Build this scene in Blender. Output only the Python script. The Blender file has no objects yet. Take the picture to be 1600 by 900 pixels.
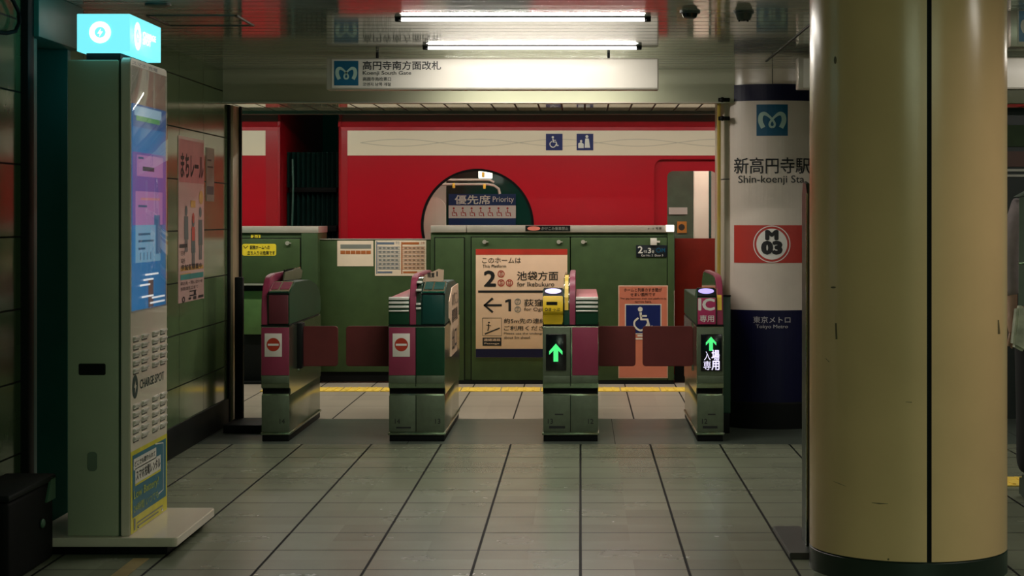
import bpy, bmesh, math, random
from mathutils import Vector, Matrix
random.seed(7)
sc = bpy.context.scene
C = sc.collection
PI = math.pi

# ------------------------------------------------------------------ camera, world, lights, exposure
F, CX, HY, H = 2900.0, 907.0, 338.0, 1.31           # focal length (px of a 1600 wide frame), vanishing point, eye height
cam_d = bpy.data.cameras.new('camera'); cam = bpy.data.objects.new('camera', cam_d); C.objects.link(cam)
cam.location = (0, 0, H); cam.rotation_euler = (PI/2, 0, 0)
cam_d.sensor_width = 36; cam_d.lens = 36*F/1600
cam_d.shift_x = -(CX-800)/1600; cam_d.shift_y = -(450-HY)/1600
cam_d.clip_start = .05; cam_d.clip_end = 200
sc.camera = cam
sc.view_settings.view_transform = 'Standard'; sc.view_settings.look = 'None'
sc.view_settings.gamma = 1; sc.view_settings.use_curve_mapping = False
sc.view_settings.exposure = 0.38
w = bpy.data.worlds.new('world'); sc.world = w; w.use_nodes = True
w.node_tree.nodes['Background'].inputs[0].default_value = (.03, .50, .28, 1)
w.node_tree.nodes['Background'].inputs[1].default_value = .22
TUBE_POWER = 12.0            # watts per tube
PLATFORM_POWER = 19.0
HALL_POWER = 13.0
WARM = (1.0, .87, .72)

def lin(c):
    c = c/255
    return c/12.92 if c <= .04045 else ((c+.055)/1.055)**2.4
def S(r, g, b): return (lin(r), lin(g), lin(b))

# ------------------------------------------------------------------ materials
MATS = {}
def mat(name, col, rough=.5, metal=0.0, var=.12, scale=9, coat=0, spec=.5, bump=0.0):
    if name in MATS: return MATS[name]
    m = bpy.data.materials.new(name); m.use_nodes = True
    nt = m.node_tree; b = nt.nodes['Principled BSDF']
    tc = nt.nodes.new('ShaderNodeTexCoord'); n = nt.nodes.new('ShaderNodeTexNoise')
    n.inputs['Scale'].default_value = scale; n.inputs['Detail'].default_value = 5
    nt.links.new(tc.outputs['Object'], n.inputs['Vector'])
    r = nt.nodes.new('ShaderNodeValToRGB')
    r.color_ramp.elements[0].position = .3; r.color_ramp.elements[1].position = .7
    r.color_ramp.elements[0].color = (*[c*(1-var) for c in col], 1)
    r.color_ramp.elements[1].color = (*[min(1, c*(1+var)) for c in col], 1)
    nt.links.new(n.outputs['Fac'], r.inputs[0]); nt.links.new(r.outputs[0], b.inputs['Base Color'])
    b.inputs['Roughness'].default_value = rough; b.inputs['Metallic'].default_value = metal
    b.inputs['Coat Weight'].default_value = coat; b.inputs['Coat Roughness'].default_value = .04
    b.inputs['Specular IOR Level'].default_value = spec
    if bump:
        bp = nt.nodes.new('ShaderNodeBump'); bp.inputs['Strength'].default_value = bump; bp.inputs['Distance'].default_value = .01
        nt.links.new(n.outputs['Fac'], bp.inputs['Height']); nt.links.new(bp.outputs[0], b.inputs['Normal'])
    MATS[name] = m; return m
def emit(name, col, st, base=None):
    if name in MATS: return MATS[name]
    m = bpy.data.materials.new(name); m.use_nodes = True; b = m.node_tree.nodes['Principled BSDF']
    b.inputs['Base Color'].default_value = (*(base or col), 1)
    b.inputs['Emission Color'].default_value = (*col, 1); b.inputs['Emission Strength'].default_value = st
    b.inputs['Roughness'].default_value = .3
    MATS[name] = m; return m
def grid_mat(name, col, line, px, ox, py, oy, w, rough, axes='XY', var=.15, spec=.5, bump=.3, wy=None, nscale=3, metal=0, lrough=.6):
    """tiles / slats: dark joint lines every px along the first axis and every py along the second (0 = none)"""
    m = bpy.data.materials.new(name); m.use_nodes = True; nt = m.node_tree; b = nt.nodes['Principled BSDF']
    N = nt.nodes.new; L = nt.links.new
    tc = N('ShaderNodeTexCoord'); sp = N('ShaderNodeSeparateXYZ'); L(tc.outputs['Object'], sp.inputs[0])
    def M(op, a, v=None, c=None):
        n = N('ShaderNodeMath'); n.operation = op
        for i, q in enumerate((a, v, c)):
            if q is None: continue
            if isinstance(q, (int, float)): n.inputs[i].default_value = q
            else: L(q, n.inputs[i])
        return n.outputs[0]
    def joint(ax, p, o, ww):
        t = M('ADD', M('DIVIDE', M('SUBTRACT', sp.outputs[ax], o), p), .5)
        d = M('MULTIPLY', M('ABSOLUTE', M('SUBTRACT', M('FRACT', t), .5)), p)
        return M('LESS_THAN', d, ww/2), M('FLOOR', t)
    fac = None; cells = []
    for ax, p, o, ww in ((axes[0], px, ox, w), (axes[1], py, oy, wy or w)):
        if not p: continue
        f, cell = joint(ax, p, o, ww); cells.append(cell)
        fac = f if fac is None else M('MAXIMUM', fac, f)
    cv = N('ShaderNodeCombineXYZ')
    for i, c_ in enumerate(cells): L(c_, cv.inputs[i])
    wn = N('ShaderNodeTexWhiteNoise'); L(cv.outputs[0], wn.inputs['Vector'])
    no = N('ShaderNodeTexNoise'); no.inputs['Scale'].default_value = nscale; no.inputs['Detail'].default_value = 6
    L(tc.outputs['Object'], no.inputs['Vector'])
    v = M('ADD', M('MULTIPLY', wn.outputs['Value'], .5), M('MULTIPLY', no.outputs['Fac'], .8))
    v = M('MULTIPLY_ADD', v, 2*var, 1-1.3*var)
    mixv = N('ShaderNodeVectorMath'); mixv.operation = 'SCALE'; mixv.inputs[0].default_value = col; L(v, mixv.inputs['Scale'])
    mx = N('ShaderNodeMix'); mx.data_type = 'RGBA'; L(fac, mx.inputs[0]); L(mixv.outputs[0], mx.inputs[6]); mx.inputs[7].default_value = (*line, 1)
    L(mx.outputs[2], b.inputs['Base Color'])
    L(M('MULTIPLY_ADD', fac, lrough-rough, M('MULTIPLY_ADD', no.outputs['Fac'], .03, rough-.015)), b.inputs['Roughness'])
    L(M('MULTIPLY_ADD', fac, -spec*.9, spec), b.inputs['Specular IOR Level']); b.inputs['Metallic'].default_value = metal
    if bump:
        bp = N('ShaderNodeBump'); bp.inputs['Strength'].default_value = bump; bp.inputs['Distance'].default_value = .003; bp.invert = True
        L(fac, bp.inputs['Height']); L(bp.outputs[0], b.inputs['Normal'])
    MATS[name] = m; return m
def glass_mat(name, tint, refl=1.0):
    m = bpy.data.materials.new(name); m.use_nodes = True; nt = m.node_tree
    nt.nodes.remove(nt.nodes['Principled BSDF']); N = nt.nodes.new; L = nt.links.new
    t = N('ShaderNodeBsdfTransparent'); t.inputs[0].default_value = (*tint, 1)
    g = N('ShaderNodeBsdfGlossy'); g.inputs['Roughness'].default_value = .02
    fr = N('ShaderNodeFresnel'); fr.inputs[0].default_value = 1.45
    mu = N('ShaderNodeMath'); mu.operation = 'MULTIPLY'; mu.inputs[1].default_value = refl; L(fr.outputs[0], mu.inputs[0])
    mx = N('ShaderNodeMixShader'); L(mu.outputs[0], mx.inputs[0]); L(t.outputs[0], mx.inputs[1]); L(g.outputs[0], mx.inputs[2])
    L(mx.outputs[0], nt.nodes['Material Output'].inputs[0])
    MATS[name] = m; return m

GREEN = mat('platform_green_paint', (.047, .083, .031), .5, spec=.25)
GREEN2 = mat('platform_green_frame', (.037, .067, .026), .5, spec=.25)
BLACK = mat('black_paint', (.004, .005, .005), .6, spec=.2)
RUBBER = mat('black_rubber', (.004, .004, .004), .8, spec=.15)
STEEL = mat('brushed_steel', (.30, .35, .24), .2, .9, .08, 30)
DSTEEL = mat('gate_front_steel', (.12, .15, .10), .45, .4, .1, 25, spec=.3)
CHROME = mat('polished_chrome', (.85, .82, .78), .1, 1, .04)
SILVER = mat('silver_cap', (.55, .50, .44), .35, .5, .06)
PINK = mat('gate_pink', (.25, .034, .075), .4, 0, .06, spec=.35)
PINKD = mat('gate_pink_dark', (.12, .024, .034), .45, 0, .06, spec=.3)
SLAT = mat('slat_glint', (.85, .82, .76), .28, .25, .03)  # reflection of the ceiling tubes put into the base colour
PINK_LIT = mat('gate_pink_lit', (.50, .12, .14), .4, 0, .05)  # lighter copy of the gate pink, light from the tube above put in
SCREENP = mat('display_pink', (.20, .02, .05), .6, 0, .05, spec=.1)
SCREENT = mat('display_teal', (.006, .06, .05), .6, 0, .05, spec=.1)
MAGENTA = mat('gate_magenta', (.42, .035, .12), .45, 0, .04, spec=.3)
FLAP = mat('flap_padded', (.135, .027, .026), .6, 0, .08, spec=.25)
TEAL = mat('gate_teal', (.006, .055, .045), .4, 0, .08, spec=.3)
GGREEN = mat('gate_green', (.010, .050, .024), .45, 0, .08, spec=.15)
YELLOW = mat('reader_yellow', (.90, .60, .02), .35, 0, .05)
TACT = mat('tactile_yellow', (.95, .62, .09), .55, 0, .15, 14)
CREAM = mat('sign_cream', (.80, .56, .40), .5, 0, .03, spec=.25)
WHITE = mat('white_plastic', (.72, .68, .62), .4, 0, .04)
PAPER = mat('white_paper', (.80, .66, .52), .6, 0, .04)
INK = mat('black_ink', (.008, .008, .01), .5, 0, 0)
WINK = mat('white_ink', (.74, .72, .68), .5, 0, 0)
REDINK = mat('red_ink', (.42, .03, .02), .45, 0, .03)
NAVY = mat('navy_print', (.003, .003, .032), .45, 0, .05, spec=.3)
BLUE = mat('blue_print', (.004, .085, .17), .4, 0, .04, spec=.3)
BLUE2 = mat('blue_bright_print', (.006, .016, .13), .4, 0, .04, spec=.3)
ORANGE = mat('orange_ink', (.42, .12, .03), .5, 0, .05)
GREYINK = mat('grey_ink', (.20, .21, .19), .5, 0, .05)
SLATE = mat('slate_ink', (.13, .17, .24), .5, 0, .05)
SALMON = mat('salmon_print', (.62, .19, .12), .45, 0, .05)
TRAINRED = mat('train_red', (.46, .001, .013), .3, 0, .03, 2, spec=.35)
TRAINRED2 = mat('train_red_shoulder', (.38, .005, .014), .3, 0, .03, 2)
TRAINWHITE = mat('train_white', (.86, .74, .58), .3, 0, .02, 2)
TEALFAB = mat('bellows', (.008, .05, .042), .6, 0, .2)
TEALWALL = mat('teal_steel', (.01, .13, .11), .45, 0, .12, 3)
TEALDARK = mat('teal_steel_dark', (.005, .045, .045), .45, 0, .15, 3)
ICLIT = emit('reader_glow', (.40, .33, .85), .75)
LEDGREEN = emit('led_green', (.06, .62, .17), .9)
LEDWHITE = emit('led_white', (.75, .70, .95), .8)
GLASS = glass_mat('clear_glass', (.93, .97, .95))
DARKGLASS = mat('dark_glass', (.01, .03, .028), .08)

# ------------------------------------------------------------------ mesh helpers
LOC = {}
def V(*a): return Vector(a)
def P(px, py, Y): return Vector(((px-CX)*Y/F, Y, H-(py-HY)*Y/F))
def X_(px, Y): return (px-CX)*Y/F
def Z_(py, Y): return H-(py-HY)*Y/F
class MB:
    def __init__(s): s.bm = bmesh.new()
    def _merge(s, t):
        me = bpy.data.meshes.new('tmp'); t.to_mesh(me); t.free(); s.bm.from_mesh(me); bpy.data.meshes.remove(me)
    def box(s, x0, x1, y0, y1, z0, z1, bev=0, seg=2):
        t = bmesh.new()
        M = Matrix.Translation(((x0+x1)/2, (y0+y1)/2, (z0+z1)/2)) @ Matrix.Diagonal((abs(x1-x0), abs(y1-y0), abs(z1-z0), 1))
        bmesh.ops.create_cube(t, size=1, matrix=M)
        if bev: bmesh.ops.bevel(t, geom=t.edges[:], offset=bev, segments=seg, affect='EDGES', profile=.5, clamp_overlap=True)
        s._merge(t); return s
    def cyl(s, a, b, r, r2=None, seg=24, cap=True):
        a, b = Vector(a), Vector(b); d = b-a; t = bmesh.new()
        M = Matrix.Translation((a+b)/2) @ d.to_track_quat('Z', 'Y').to_matrix().to_4x4()
        bmesh.ops.create_cone(t, cap_ends=cap, segments=seg, radius1=r, radius2=r if r2 is None else r2, depth=d.length, matrix=M)
        s._merge(t); return s
    def sph(s, c, r, sx=1, sy=1, sz=1, u=20, v=12):
        t = bmesh.new(); bmesh.ops.create_uvsphere(t, u_segments=u, v_segments=v, radius=r, matrix=Matrix.Translation(c) @ Matrix.Diagonal((sx, sy, sz, 1)))
        s._merge(t); return s
    def prism(s, pts, a, b, axis='X', bev=0):
        """polygon pts in the plane across axis, extruded a..b; X: (y,z), Y: (x,z), Z: (x,y)"""
        t = bmesh.new(); n = len(pts)
        def mk(p, q): return {'X': (q, p[0], p[1]), 'Y': (p[0], q, p[1]), 'Z': (p[0], p[1], q)}[axis]
        A = [t.verts.new(mk(p, a)) for p in pts]; B = [t.verts.new(mk(p, b)) for p in pts]
        t.faces.new(A); t.faces.new(B[::-1])
        for i in range(n): t.faces.new((A[i], B[i], B[(i+1) % n], A[(i+1) % n]))
        bmesh.ops.recalc_face_normals(t, faces=t.faces[:])
        if bev: bmesh.ops.bevel(t, geom=t.edges[:], offset=bev, segments=2, affect='EDGES', clamp_overlap=True)
        s._merge(t); return s
    def tube(s, pts, r, seg=10):
        pts = [Vector(p) for p in pts]; t = bmesh.new(); rings = []
        up = None
        for i, p in enumerate(pts):
            d = (pts[min(i+1, len(pts)-1)]-pts[max(i-1, 0)]).normalized()
            if up is None: up = d.orthogonal().normalized()
            up = (up - d*up.dot(d)).normalized(); sd = d.cross(up)
            rr = r[i] if isinstance(r, (list, tuple)) else r
            rings.append([t.verts.new(p+(up*math.cos(2*PI*k/seg)+sd*math.sin(2*PI*k/seg))*rr) for k in range(seg)])
        for a, b in zip(rings, rings[1:]):
            for k in range(seg): t.faces.new((a[k], a[(k+1) % seg], b[(k+1) % seg], b[k]))
        t.faces.new(rings[0][::-1]); t.faces.new(rings[-1])
        bmesh.ops.recalc_face_normals(t, faces=t.faces[:]); s._merge(t); return s
    def lathe(s, prof, c, seg=48, axis='Z'):
        """prof = [(r, h)...] turned about a vertical axis through c"""
        t = bmesh.new(); rings = []
        for r, h in prof:
            rings.append([t.verts.new((c[0]+r*math.cos(2*PI*k/seg), c[1]+r*math.sin(2*PI*k/seg), c[2]+h)) for k in range(seg)])
        for a, b in zip(rings, rings[1:]):
            for k in range(seg): t.faces.new((a[k], a[(k+1) % seg], b[(k+1) % seg], b[k]))
        if prof[0][0] > 1e-4: t.faces.new(rings[0][::-1])
        if prof[-1][0] > 1e-4: t.faces.new(rings[-1])
        bmesh.ops.remove_doubles(t, verts=t.verts[:], dist=1e-5)
        bmesh.ops.recalc_face_normals(t, faces=t.faces[:]); s._merge(t); return s
    def quad(s, a, b, c, d):
        vs = [s.bm.verts.new(p) for p in (a, b, c, d)]; s.bm.faces.new(vs); return s
def smooth(me, ang=35):
    for p in me.polygons: p.use_smooth = True
    me.set_sharp_from_angle(angle=math.radians(ang))
def obj(name, mb, m, parent=None, sm=True):
    me = bpy.data.meshes.new(name)
    if isinstance(mb, MB): mb.bm.to_mesh(me); mb.bm.free()
    else: me = mb
    me.materials.clear(); me.materials.append(m)
    if sm: smooth(me)
    o = bpy.data.objects.new(name, me); C.objects.link(o)
    if parent is not None:
        o.parent = parent; L = LOC[parent.name]; me.transform(Matrix.Translation(-L)); LOC[o.name] = L
    else: LOC[o.name] = Vector((0, 0, 0))
    return o
def thing(name, label, cat, loc=(0, 0, 0), group=None):
    o = bpy.data.objects.new(name, None); C.objects.link(o); o.location = loc; o.empty_display_size = .1
    LOC[o.name] = Vector(loc); o['label'] = label; o['category'] = cat
    if group: o['group'] = group
    return o
def tag(o, label, cat, group=None):
    o['label'] = label; o['category'] = cat
    if group: o['group'] = group
    return o
def struct(name, mb, m, parent=None, sm=True):
    o = obj(name, mb, m, parent, sm)
    if parent is None: o['kind'] = 'structure'
    return o
def dup(root, loc, label=None):
    r = root.copy(); C.objects.link(r); r.location = loc
    if label: r['label'] = label
    for ch in list(root.children):
        c = ch.copy(); C.objects.link(c); c.parent = r
        for g in list(ch.children):
            d = g.copy(); C.objects.link(d); d.parent = c
    return r
def plate(outer, holes, y0, y1):
    """flat panel across Y with cut-outs; outer and holes are (x,z) loops"""
    cu = bpy.data.curves.new('plate', 'CURVE'); cu.dimensions = '2D'; cu.fill_mode = 'BOTH'; cu.extrude = (y1-y0)/2
    for lp in [outer]+list(holes):
        sp = cu.splines.new('POLY'); sp.points.add(len(lp)-1)
        for q, p in zip(sp.points, lp): q.co = (p[0], p[1], 0, 1)
        sp.use_cyclic_u = True
    o = bpy.data.objects.new('plate', cu); C.objects.link(o); bpy.context.view_layer.update()
    me = bpy.data.meshes.new_from_object(o.evaluated_get(bpy.context.evaluated_depsgraph_get()))
    bpy.data.objects.remove(o); bpy.data.curves.remove(cu)
    me.transform(Matrix.Translation((0, (y0+y1)/2, 0)) @ Matrix.Rotation(PI/2, 4, 'X'))
    b = bmesh.new(); b.from_mesh(me); bmesh.ops.remove_doubles(b, verts=b.verts[:], dist=1e-5); bmesh.ops.recalc_face_normals(b, faces=b.faces[:]); b.to_mesh(me); b.free()
    return me
def rrect(x0, x1, z0, z1, r, n=8, corners=(1, 1, 1, 1)):
    pts = []
    for k, (cx, cz, a0) in enumerate(((x1-r, z1-r, 0), (x0+r, z1-r, 90), (x0+r, z0+r, 180), (x1-r, z0+r, 270))):
        if corners[k]:
            for i in range(n+1):
                a = math.radians(a0+90*i/n); pts.append((cx+r*math.cos(a), cz+r*math.sin(a)))
        else: pts.append(((x1, z1), (x0, z1), (x0, z0), (x1, z0))[k])
    return pts
def circ(cx, cz, r, n=64): return [(cx+r*math.cos(2*PI*i/n), cz+r*math.sin(2*PI*i/n)) for i in range(n)]

# ------------------------------------------------------------------ print: lettering and graphics laid on a surface
TXT = {}
def text_geo(s, bold=0.0, lead=1.0):
    k = (s, bold, lead)
    if k in TXT: return TXT[k]
    cu = bpy.data.curves.new('t', 'FONT'); cu.body = s; cu.size = 1; cu.resolution_u = 3; cu.space_line = lead
    o = bpy.data.objects.new('t', cu); C.objects.link(o); bpy.context.view_layer.update()
    me = bpy.data.meshes.new_from_object(o.evaluated_get(bpy.context.evaluated_depsgraph_get()))
    vs = [(v.co.x, v.co.y) for v in me.vertices]; fs = [tuple(p.vertices) for p in me.polygons]
    bpy.data.objects.remove(o); bpy.data.curves.remove(cu); bpy.data.meshes.remove(me)
    TXT[k] = (vs, fs); return TXT[k]
class Ink:
    """2D shapes in (u, v); v grows DOWN for pixel maps, so text is flipped with down=True"""
    def __init__(s, down=True): s.v = []; s.f = []; s.down = down
    def _add(s, vs, fs):
        n = len(s.v); s.v += [q if len(q) == 3 else (0, *q) for q in vs]; s.f += [tuple(i+n for i in f) for f in fs]
    def text(s, body, u0, u1, v0, v1, bold=0.0, lead=1.0):
        """fits the text to u0..u1 across and v0 (top) .. v1 (bottom)"""
        vs, fs = text_geo(body, bold, lead)
        if not vs: return s
        ax, bx = min(p[0] for p in vs), max(p[0] for p in vs); ay, by = min(p[1] for p in vs), max(p[1] for p in vs)
        d = bold*.75
        for kk, (ox, oy) in enumerate(((0, 0),) if not d else ((d, 0), (-d, 0), (0, d), (0, -d), (d*.7, d*.7), (-d*.7, d*.7), (d*.7, -d*.7), (-d*.7, -d*.7))):
            s._add([(kk, u0+(p[0]+ox-ax)/max(bx-ax, 1e-6)*(u1-u0), v1+(p[1]+oy-ay)/max(by-ay, 1e-6)*(v0-v1)) for p in vs], fs)
        return s
    def rect(s, u0, u1, v0, v1, nu=1):
        for i in range(nu):
            a, b = u0+(u1-u0)*i/nu, u0+(u1-u0)*(i+1)/nu
            s._add([(a, v0), (b, v0), (b, v1), (a, v1)], [(0, 1, 2, 3)])
        return s
    def poly(s, pts): s._add(list(pts), [tuple(range(len(pts)))]); return s
    def disc(s, cu, cv, r, rv=None, n=40): return s.poly([(cu+r*math.cos(2*PI*i/n), cv+(rv or r)*math.sin(2*PI*i/n)) for i in range(n)])
    def ring(s, cu, cv, r0, r1, n=40, k=1.0):
        vs = [(cu+r*math.cos(2*PI*i/n), cv+k*r*math.sin(2*PI*i/n)) for i in range(n) for r in (r0, r1)]
        s._add(vs, [(2*i, 2*i+1, (2*i+3) % (2*n), (2*i+2) % (2*n)) for i in range(n)]); return s
    def stroke(s, pts, wd, closed=False, curved=False):
        if curved:
            q = []; n = len(pts)
            for i in range(n-1):
                p0, p1, p2, p3 = pts[max(i-1, 0)], pts[i], pts[i+1], pts[min(i+2, n-1)]
                for k in range(8):
                    t = k/8
                    q.append(tuple(.5*((2*p1[j])+(-p0[j]+p2[j])*t+(2*p0[j]-5*p1[j]+4*p2[j]-p3[j])*t*t+(-p0[j]+3*p1[j]-3*p2[j]+p3[j])*t**3) for j in (0, 1)))
            pts = q+[pts[-1]]
        L, R = [], []
        for i, p in enumerate(pts):
            a, b = pts[max(i-1, 0)], pts[min(i+1, len(pts)-1)]
            dx, dy = b[0]-a[0], b[1]-a[1]; l = math.hypot(dx, dy) or 1
            ww = wd[i] if isinstance(wd, list) else wd
            L.append((p[0]-dy/l*ww/2, p[1]+dx/l*ww/2)); R.append((p[0]+dy/l*ww/2, p[1]-dx/l*ww/2))
        n = len(pts); s._add(L+R, [(i, i+1, n+i+1, n+i) for i in range(n-1)]); return s
    def build(s, name, m, parent, mp, h=.001):
        b = bmesh.new(); vs = [b.verts.new(mp(u, v, h+k*.00006)) for k, u, v in s.v]
        for f in s.f:
            try: b.faces.new([vs[i] for i in f])
            except ValueError: pass
        me = bpy.data.meshes.new(name); b.to_mesh(me); b.free(); return obj(name, me, m, parent, sm=False)
def front(Y): return lambda u, v, h: P(u, v, Y)-Vector((0, h, 0))        # measured in photo pixels on a plane facing the hall
def side(X): return lambda u, v, h: Vector((X+h, u, v))                    # (distance, height) on a plane facing +X
def side_l(X): return lambda u, v, h: Vector((X-h, u, v))
def metro_mark(ink, cu, cv, r, k=1.0):
    L = [(-.58, -.50), (-.76, -.08), (-.72, .30), (-.50, .42), (-.22, .26), (.06, -.04), (.17, -.26), (.12, -.42), (0, -.47)]
    W = [.30, .31, .30, .24, .16, .14, .14, .14, .14]
    W = [(W[i]+(W[i+1]-W[i])*t/8)*r for i in range(8) for t in range(8)]+[W[-1]*r]
    for sg in (1, -1): ink.stroke([(cu+sg*a*r, cv-b*r*k) for a, b in L], W, curved=True)
    return ink
def wheelchair(ink, cu, cv, r, k=1.0, sg=1):
    f = lambda a, b: (cu+a*r*sg, cv-b*r*k)
    ink.disc(*f(-.12, .72), .17*r)
    ink.stroke([f(-.10, .5), f(-.05, .0), f(.38, .0), f(.52, -.55), f(.75, -.5)], .17*r)
    ink.stroke([f(-.08, .25), f(.35, .25)], .12*r)
    ink.stroke([f(-.25, .1), f(-.52, -.15), f(-.5, -.5), f(-.15, -.78), f(.2, -.65), f(.4, -.3)], .13*r, curved=True); return ink

# ------------------------------------------------------------------ the setting
ZC = 2.22; XL = -2.22
floor_m = grid_mat('floor_tile', (.185, .20, .14), (.008, .009, .008), .4, 0, .4, .085, .011, .27, var=.16, wy=.010)
struct('floor', MB().box(-2.75, 6.5, -5, 10.67, -.1, 0), floor_m, sm=False)
strip_m = grid_mat('gate_strip_stone', (.085, .105, .085), (.03, .035, .03), 1.2, .2, .65, .02, .004, .3, var=.12, bump=.1)
struct('floor_gate_strip', MB().box(-2.6, 6.5, 10.67, 12.0, -.1, 0), strip_m, sm=False)
plat_m = grid_mat('platform_tile', (.36, .31, .245), (.02, .02, .018), .39, -.045, .8, .0, .010, .4, var=.14, wy=.006)
struct('floor_platform', MB().box(-4.2, 6.5, 12.0, 14.95, -.1, 0), plat_m, sm=False)
ceil_m = grid_mat('ceiling_slats', (.43, .46, .40), (.03, .04, .035), .16, .03, 0, 0, .016, .07, axes='YX', var=.05, spec=.75, bump=.25, lrough=.3)
struct('ceiling', MB().box(-2.75, 6.5, -5, 11.6, ZC, ZC+.1), ceil_m, sm=False)
seam_m = mat('seam_black', (.01, .012, .011), .6)
struct('trim_1', MB().box(1.085, 1.095, 6.5, 10.9, ZC-.004, ZC+.01), seam_m)
wall_m = grid_mat('wall_tile', (.10, .15, .07), (.012, .016, .012), .66, .37, .286, .085, .007, .12, axes='YZ', var=.2, spec=.6, bump=.3)
# left wall: tiled stretches before and after a steel doorway
struct('wall_left', MB().box(XL-.12, XL, 8.05, 11.66, 0, ZC).box(XL-.12, XL, -5, 7.36, 0, ZC), wall_m, sm=False)
struct('baseboard_left', MB().box(XL-.01, XL+.012, 8.05, 11.66, 0, .165, .003), BLACK)
# doorway between the tiled stretches
d = struct('door_1', MB().box(XL-.42, XL-.36, 7.5, 8.05, 0, 2.03, .004), TEALDARK)
struct('door_frame', MB().box(XL-.40, XL+.02, 7.44, 7.52, 0, 2.03, .006), TEALWALL, d)
struct('door_jamb', MB().box(XL-.40, XL+.03, 7.36, 7.44, 0, ZC, .004), BLACK, d)
struct('door_jamb', MB().box(XL-.40, XL+.01, 8.0, 8.05, 0, 2.03, .004), TEALWALL, d)
struct('door_header', MB().box(XL-.42, XL+.05, 7.44, 8.1, 2.03, ZC, .006), TEALWALL, d)
# end trim of the left wall
trim_m = mat('steel_trim_warm', (.36, .28, .17), .35, .2, .06)
struct('trim_2', MB().box(XL-.12, XL+.016, 11.66, 11.70, 0, 2.012, .003), BLACK)
struct('trim_3', MB().box(XL-.12, XL+.03, 11.70, 11.93, 0, 2.012, .006), trim_m)
struct('trim_4', MB().box(XL+.03, XL+.045, 11.90, 11.93, 0, 2.012), BLACK)
# beam over the gates
beam_m = mat('beam_enamel', (.42, .43, .31), .38, 0, .06, 2)
struct('wall_beam', MB().box(-2.75, 6.5, 11.52, 11.60, 2.012, ZC+.1, .002), beam_m)
struct('trim_5', MB().box(-2.34, .9, 11.508, 11.522, 2.012, 2.020), SILVER)
# glossy soffit on the platform side of the beam, then the higher platform ceiling
pc_m = grid_mat('platform_soffit_panel', (.66, .60, .50), (.015, .015, .014), .155, .03, 0, 0, .012, .05, axes='XY', var=.04, spec=1.0, bump=.1)
struct('ceiling_soffit', MB().box(-4.2, 6.5, 11.6, 13.0, 2.050, 2.3), pc_m, sm=False)
struct('trim_6', MB().box(-4.2, 6.5, 13.0, 13.07, 2.026, 2.3, .003), mat('duct_grey', (.08, .09, .085), .5))
struct('ceiling_platform', MB().box(-4.2, 6.5, 13.07, 14.9, 2.3, 2.35), mat('platform_ceiling', (.6, .55, .46), .5), sm=False)
struct('train_shade_bar', MB().box(-4.2, 6.5, 14.88, 15.0, 2.136, 2.35, .003), MATS['duct_grey'])  # unseen bar added to shade the top of the train
# dark wall far right behind the thick column
rw = struct('wall_right', MB().box(1.75, 5.0, 12.0, 12.1, 0, 2.012), mat('dark_wall', (.012, .014, .014), .4))
struct('trim_7', MB().box(1.75, 5.0, 11.985, 12.0, 1.76, 1.90), GREEN)
struct('trim_8', MB().box(1.75, 5.0, 11.985, 12.0, 1.63, 1.73), mat('brown_band', (.12, .03, .015), .4))
struct('trim_9', MB().box(1.75, 5.0, 11.98, 12.0, 1.60, 1.615).box(1.75, 5.0, 11.98, 12.0, 1.565, 1.58), WHITE)
struct('wall_far_right', MB().box(6.4, 6.5, -5, 12.0, 0, ZC), wall_m, sm=False)
# tunnel wall behind the train
struct('wall_tunnel', MB().box(-9, 9, 18.4, 18.5, -1.2, 3), mat('tunnel_black', (.004, .006, .008), .8))
struct('floor_track', MB().box(-9, 9, 14.95, 18.4, -1.2, -1.1), mat('track_black', (.006, .006, .006), .9))

# ------------------------------------------------------------------ ceiling lamps (fluorescent battens)
TUBE = emit('fluorescent_tube', (1, .94, .84), 6.0)
TUBE.cycles.emission_sampling = 'NONE'
def tube_light(t, xc, Y, z, L, wd, power, col):
    for sg in (-1, 1):            # the tube's lit surface, one strip turned to each side
        ld = bpy.data.lights.new('tube_light', 'AREA'); ld.shape = 'RECTANGLE'; ld.size = L; ld.size_y = wd; ld.energy = power/2; ld.color = col
        o = bpy.data.objects.new('tube_light', ld); C.objects.link(o); o.parent = t; o.location = Vector((xc, Y+sg*.0125, z))-LOC[t.name]
        o.rotation_euler = (sg*math.radians(17), 0, 0)
HTUBE = emit('hall_tube', (.82, 1, .74), 6.0)
HTUBE.cycles.emission_sampling = 'NONE'
def batten(xc, Y, z, L, label, group='fluorescent tubes on the ceiling', tm=TUBE):
    t = thing('fluorescent_lamp', label, 'ceiling lamp', (xc, Y, ZC), group)
    obj('tube', MB().cyl((xc-L/2+.02, Y, z), (xc+L/2-.02, Y, z), .0145, seg=16), tm, t)
    tube_light(t, xc, Y, z-.0115, L-.04, .014, HALL_POWER if tm is not TUBE else TUBE_POWER, (.82, 1, .74) if tm is not TUBE else (1, .94, .84))
    obj('lip', MB().box(xc-L/2, xc+L/2, Y-.03, Y-.022, ZC-.004, ZC+.001).box(xc-L/2, xc+L/2, Y+.022, Y+.03, ZC-.004, ZC+.001), BLACK, t)
    for s in (-1, 1):
        x = xc+s*L/2
        obj('end_socket', MB().box(min(x, x-s*.03), max(x, x-s*.03), Y-.018, Y+.018, z-.016, ZC+.001, .004), BLACK, t)
    return t
batten(-.263, 8.49, 2.216, 1.17, 'nearer and longer-looking of two bare white tubes above the hanging gate sign')
batten(-.258, 9.92, 2.216, 1.17, 'farther white tube on the ceiling just above the white hanging gate sign')
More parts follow.
